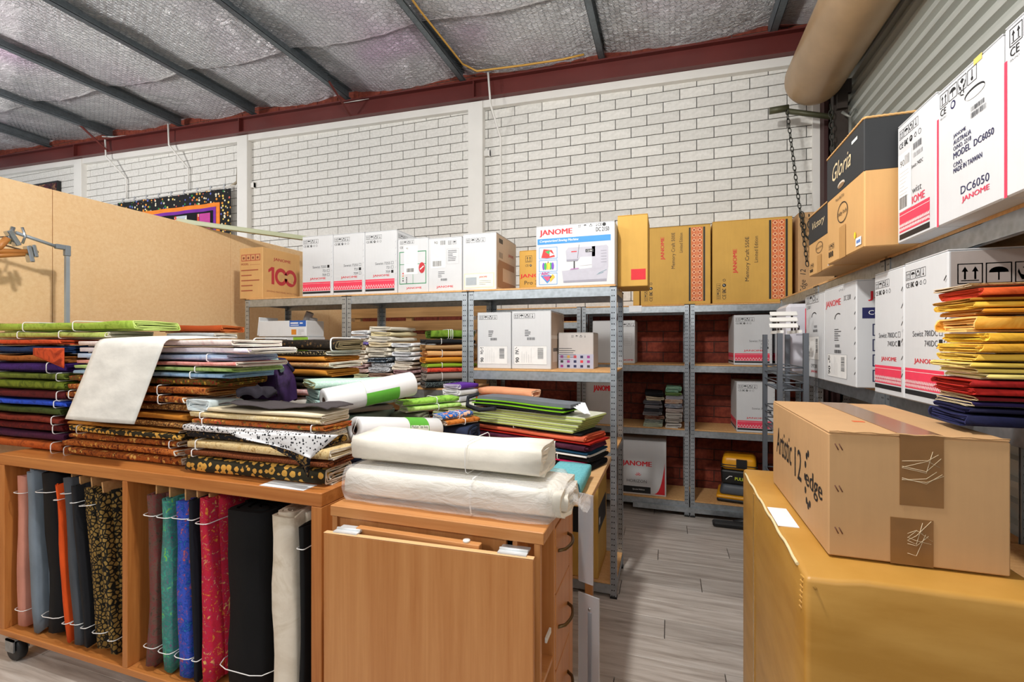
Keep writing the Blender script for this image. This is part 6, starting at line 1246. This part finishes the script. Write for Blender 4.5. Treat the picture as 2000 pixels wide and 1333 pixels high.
# ---- boxes and paper rolls in the first bay
st = carton('craft_carton', 'white and lime craft carton in the first bay', -2.93, -2.52, 2.82, 3.0, 1.32, 1.535, card('cool_white', '#D8DCE0', .5, .03), None)
p = Print(); p.rect(st.w * .66, 0, st.w * .995, st.h * .98, '#8CC03A'); 
for i in range(2):
    for j in range(2): p.rect(st.w * (.72 + .13 * i), st.h * (.25 + .35 * j), st.w * (.79 + .13 * i), st.h * (.5 + .35 * j), '#3A3E48', 1)
on(st, 'front', p)
st = carton('craft_carton', 'white carton with a blue corner label stacked in the first bay', -2.98, -2.53, 2.81, 3.0, 1.536, 1.655, card('cool_white2', '#DDE0E3', .5, .03), None, flaps=False)
MB().bbox(-.235, -.222, -.09, .09, -.02, st.h + .004, .003).build('end_flap', card('cool_white2', ''), st.o, (-.012, 0, 0), (0, .12, 0))
p = Print(); p.rect(st.w * .66, st.h * .62, st.w * .995, st.h, '#2A62B8'); p.rect(st.w * .68, st.h * .8, st.w * .84, st.h * .88, WHT, 1); p.rect(st.w * .87, st.h * .8, st.w * .93, st.h * .87, WHT, 1); p.rect(st.w * .68, st.h * .69, st.w * .85, st.h * .73, WHT, 1); p.rect(st.w * .7, st.h * .12, st.w * .8, st.h * .45, '#D88A2A', 1); p.lines(st.w * .84, st.h * .4, st.w * .12, 4, st.h * .09, st.h * .03, LGR); on(st, 'front', p)
for k, (a_, b_) in enumerate((((-2.84, 3.06, 1.50), (-2.725, 3.07, 1.732)), ((-2.74, 3.06, 1.46), (-2.672, 3.05, 1.685)))):
    a_, b_ = Vector(a_), Vector(b_); d_ = (b_ - a_); root = thing('paper_roll', ('taller grey paper roll leaning out of the first bay', 'shorter grey paper roll leaning out of the first bay')[k], 'paper roll', a_, 0, 'paper rolls in the first bay'); root.rotation_mode = 'QUATERNION'; root.rotation_quaternion = d_.to_track_quat('Z', 'Y'); L = d_.length
    MB().lathe([(.028, -.10), (.030, L), (.024, L), (.022, L - .05), (0, L - .05)], 20).build('tube', plain('roll_grey', '#C6C9CC', .4), root); MB().lathe([(.0, L - .045), (.022, L - .045)], 16).build('hollow', pl('#3A2A22'), root)
# ---- clamp frame on the left
fr = thing('clamp_frame', 'grey tube frame with wooden handled clamps in front of the partition', 'frame', (-3.22, 1.745, 0))
e0 = PX(131, 485, -3.22) - fr.location; e1 = PX(30, 462, -3.22) - fr.location
GT = plain('tube_grey', '#9AA3AC', .4, .2)
MB().box(e0.x - .009, e0.x + .009, e0.y - .009, e0.y + .009, .008, e0.z - .03).build('pole', GT, fr)
MB().bbox(e0.x - .013, e0.x + .013, e0.y - .013, e0.y + .013, e0.z - .045, e0.z + .014, .003).bbox(e0.x - .0125, e0.x + .0125, e0.y - .055, e0.y - .012, e0.z - .012, e0.z + .0138, .003).build('elbow', plain('elbow_grey', '#7C848C', .45), fr)
MB().tube([(e0.x, e0.y - .05, e0.z), (e1.x, e1.y, e1.z + .02)], .009, 6).build('arm', GT, fr)
MB().bbox(e0.x - .10, e0.x + .10, e0.y - .1, e0.y + .1, .0, .01, .002).build('foot_plate', GT, fr)
CHR = plain('chrome', '#B9C0C6', .2, .9); CWD = wood('clamp_wood', '#A8642A', '#C88A48', 1, 2)
q = PX(22, 462, -3.22) - fr.location
cl = MB().bbox(-.02, .02, -.012, .012, -.05, .03, .003).tube([(0, -.03, -.03), (0, .03, .04)], .01, 6).tube([(.01, .02, -.045), (.01, .05, -.015), (.01, .06, .03)], .006, 6).build('clamp', CHR, fr, q, (.5, 0, 0)); MB().tube([(0, -.10, -.05), (0, -.02, -.005)], .016, 8).build('clamp_handle', CWD, cl)
q = PX(60, 492, -3.22) - fr.location
cl = MB().bbox(-.022, .022, -.02, .0, -.055, .03, .004).bbox(-.02, .02, .005, .022, -.03, .035, .004).tube([(0, -.03, -.01), (0, .03, .0)], .008, 6).build('clamp', CHR, fr, q, (.2, 0, 0)); MB().tube([(0, -.22, .01), (0, -.02, .0)], .014, 8).tube([(.0, -.2, -.02), (0, -.03, -.012)], .012, 8).build('clamp_handle', CWD, cl); MB().tube([(0, -.02, .0), (0, -.2, .03), (e1.x - q.x, e1.y - q.y, e1.z - q.z)], .005, 6).build('clamp_link', CHR, fr, q)
q0, q1, q2 = PX(0, 634, -3.43), PX(82, 634, -3.43), PX(0, 644, -3.43)
cd_ = thing('braided_cord', 'twisted braided cord with black tips stretched in front of the partition', 'cord', q1)
MB().tube([q0 - q1, Vector((0, 0, 0))], .006, 6).tube([q2 - q1, Vector((0, 0, -.004))], .006, 6).build('cord', F_('braid', ['#C8A05A', '#3A2A1C'], 'dots', 3), cd_); MB().tube([(0, -.01, 0), (0, .02, .003)], .009, 8).build('tip', BLK, cd_)
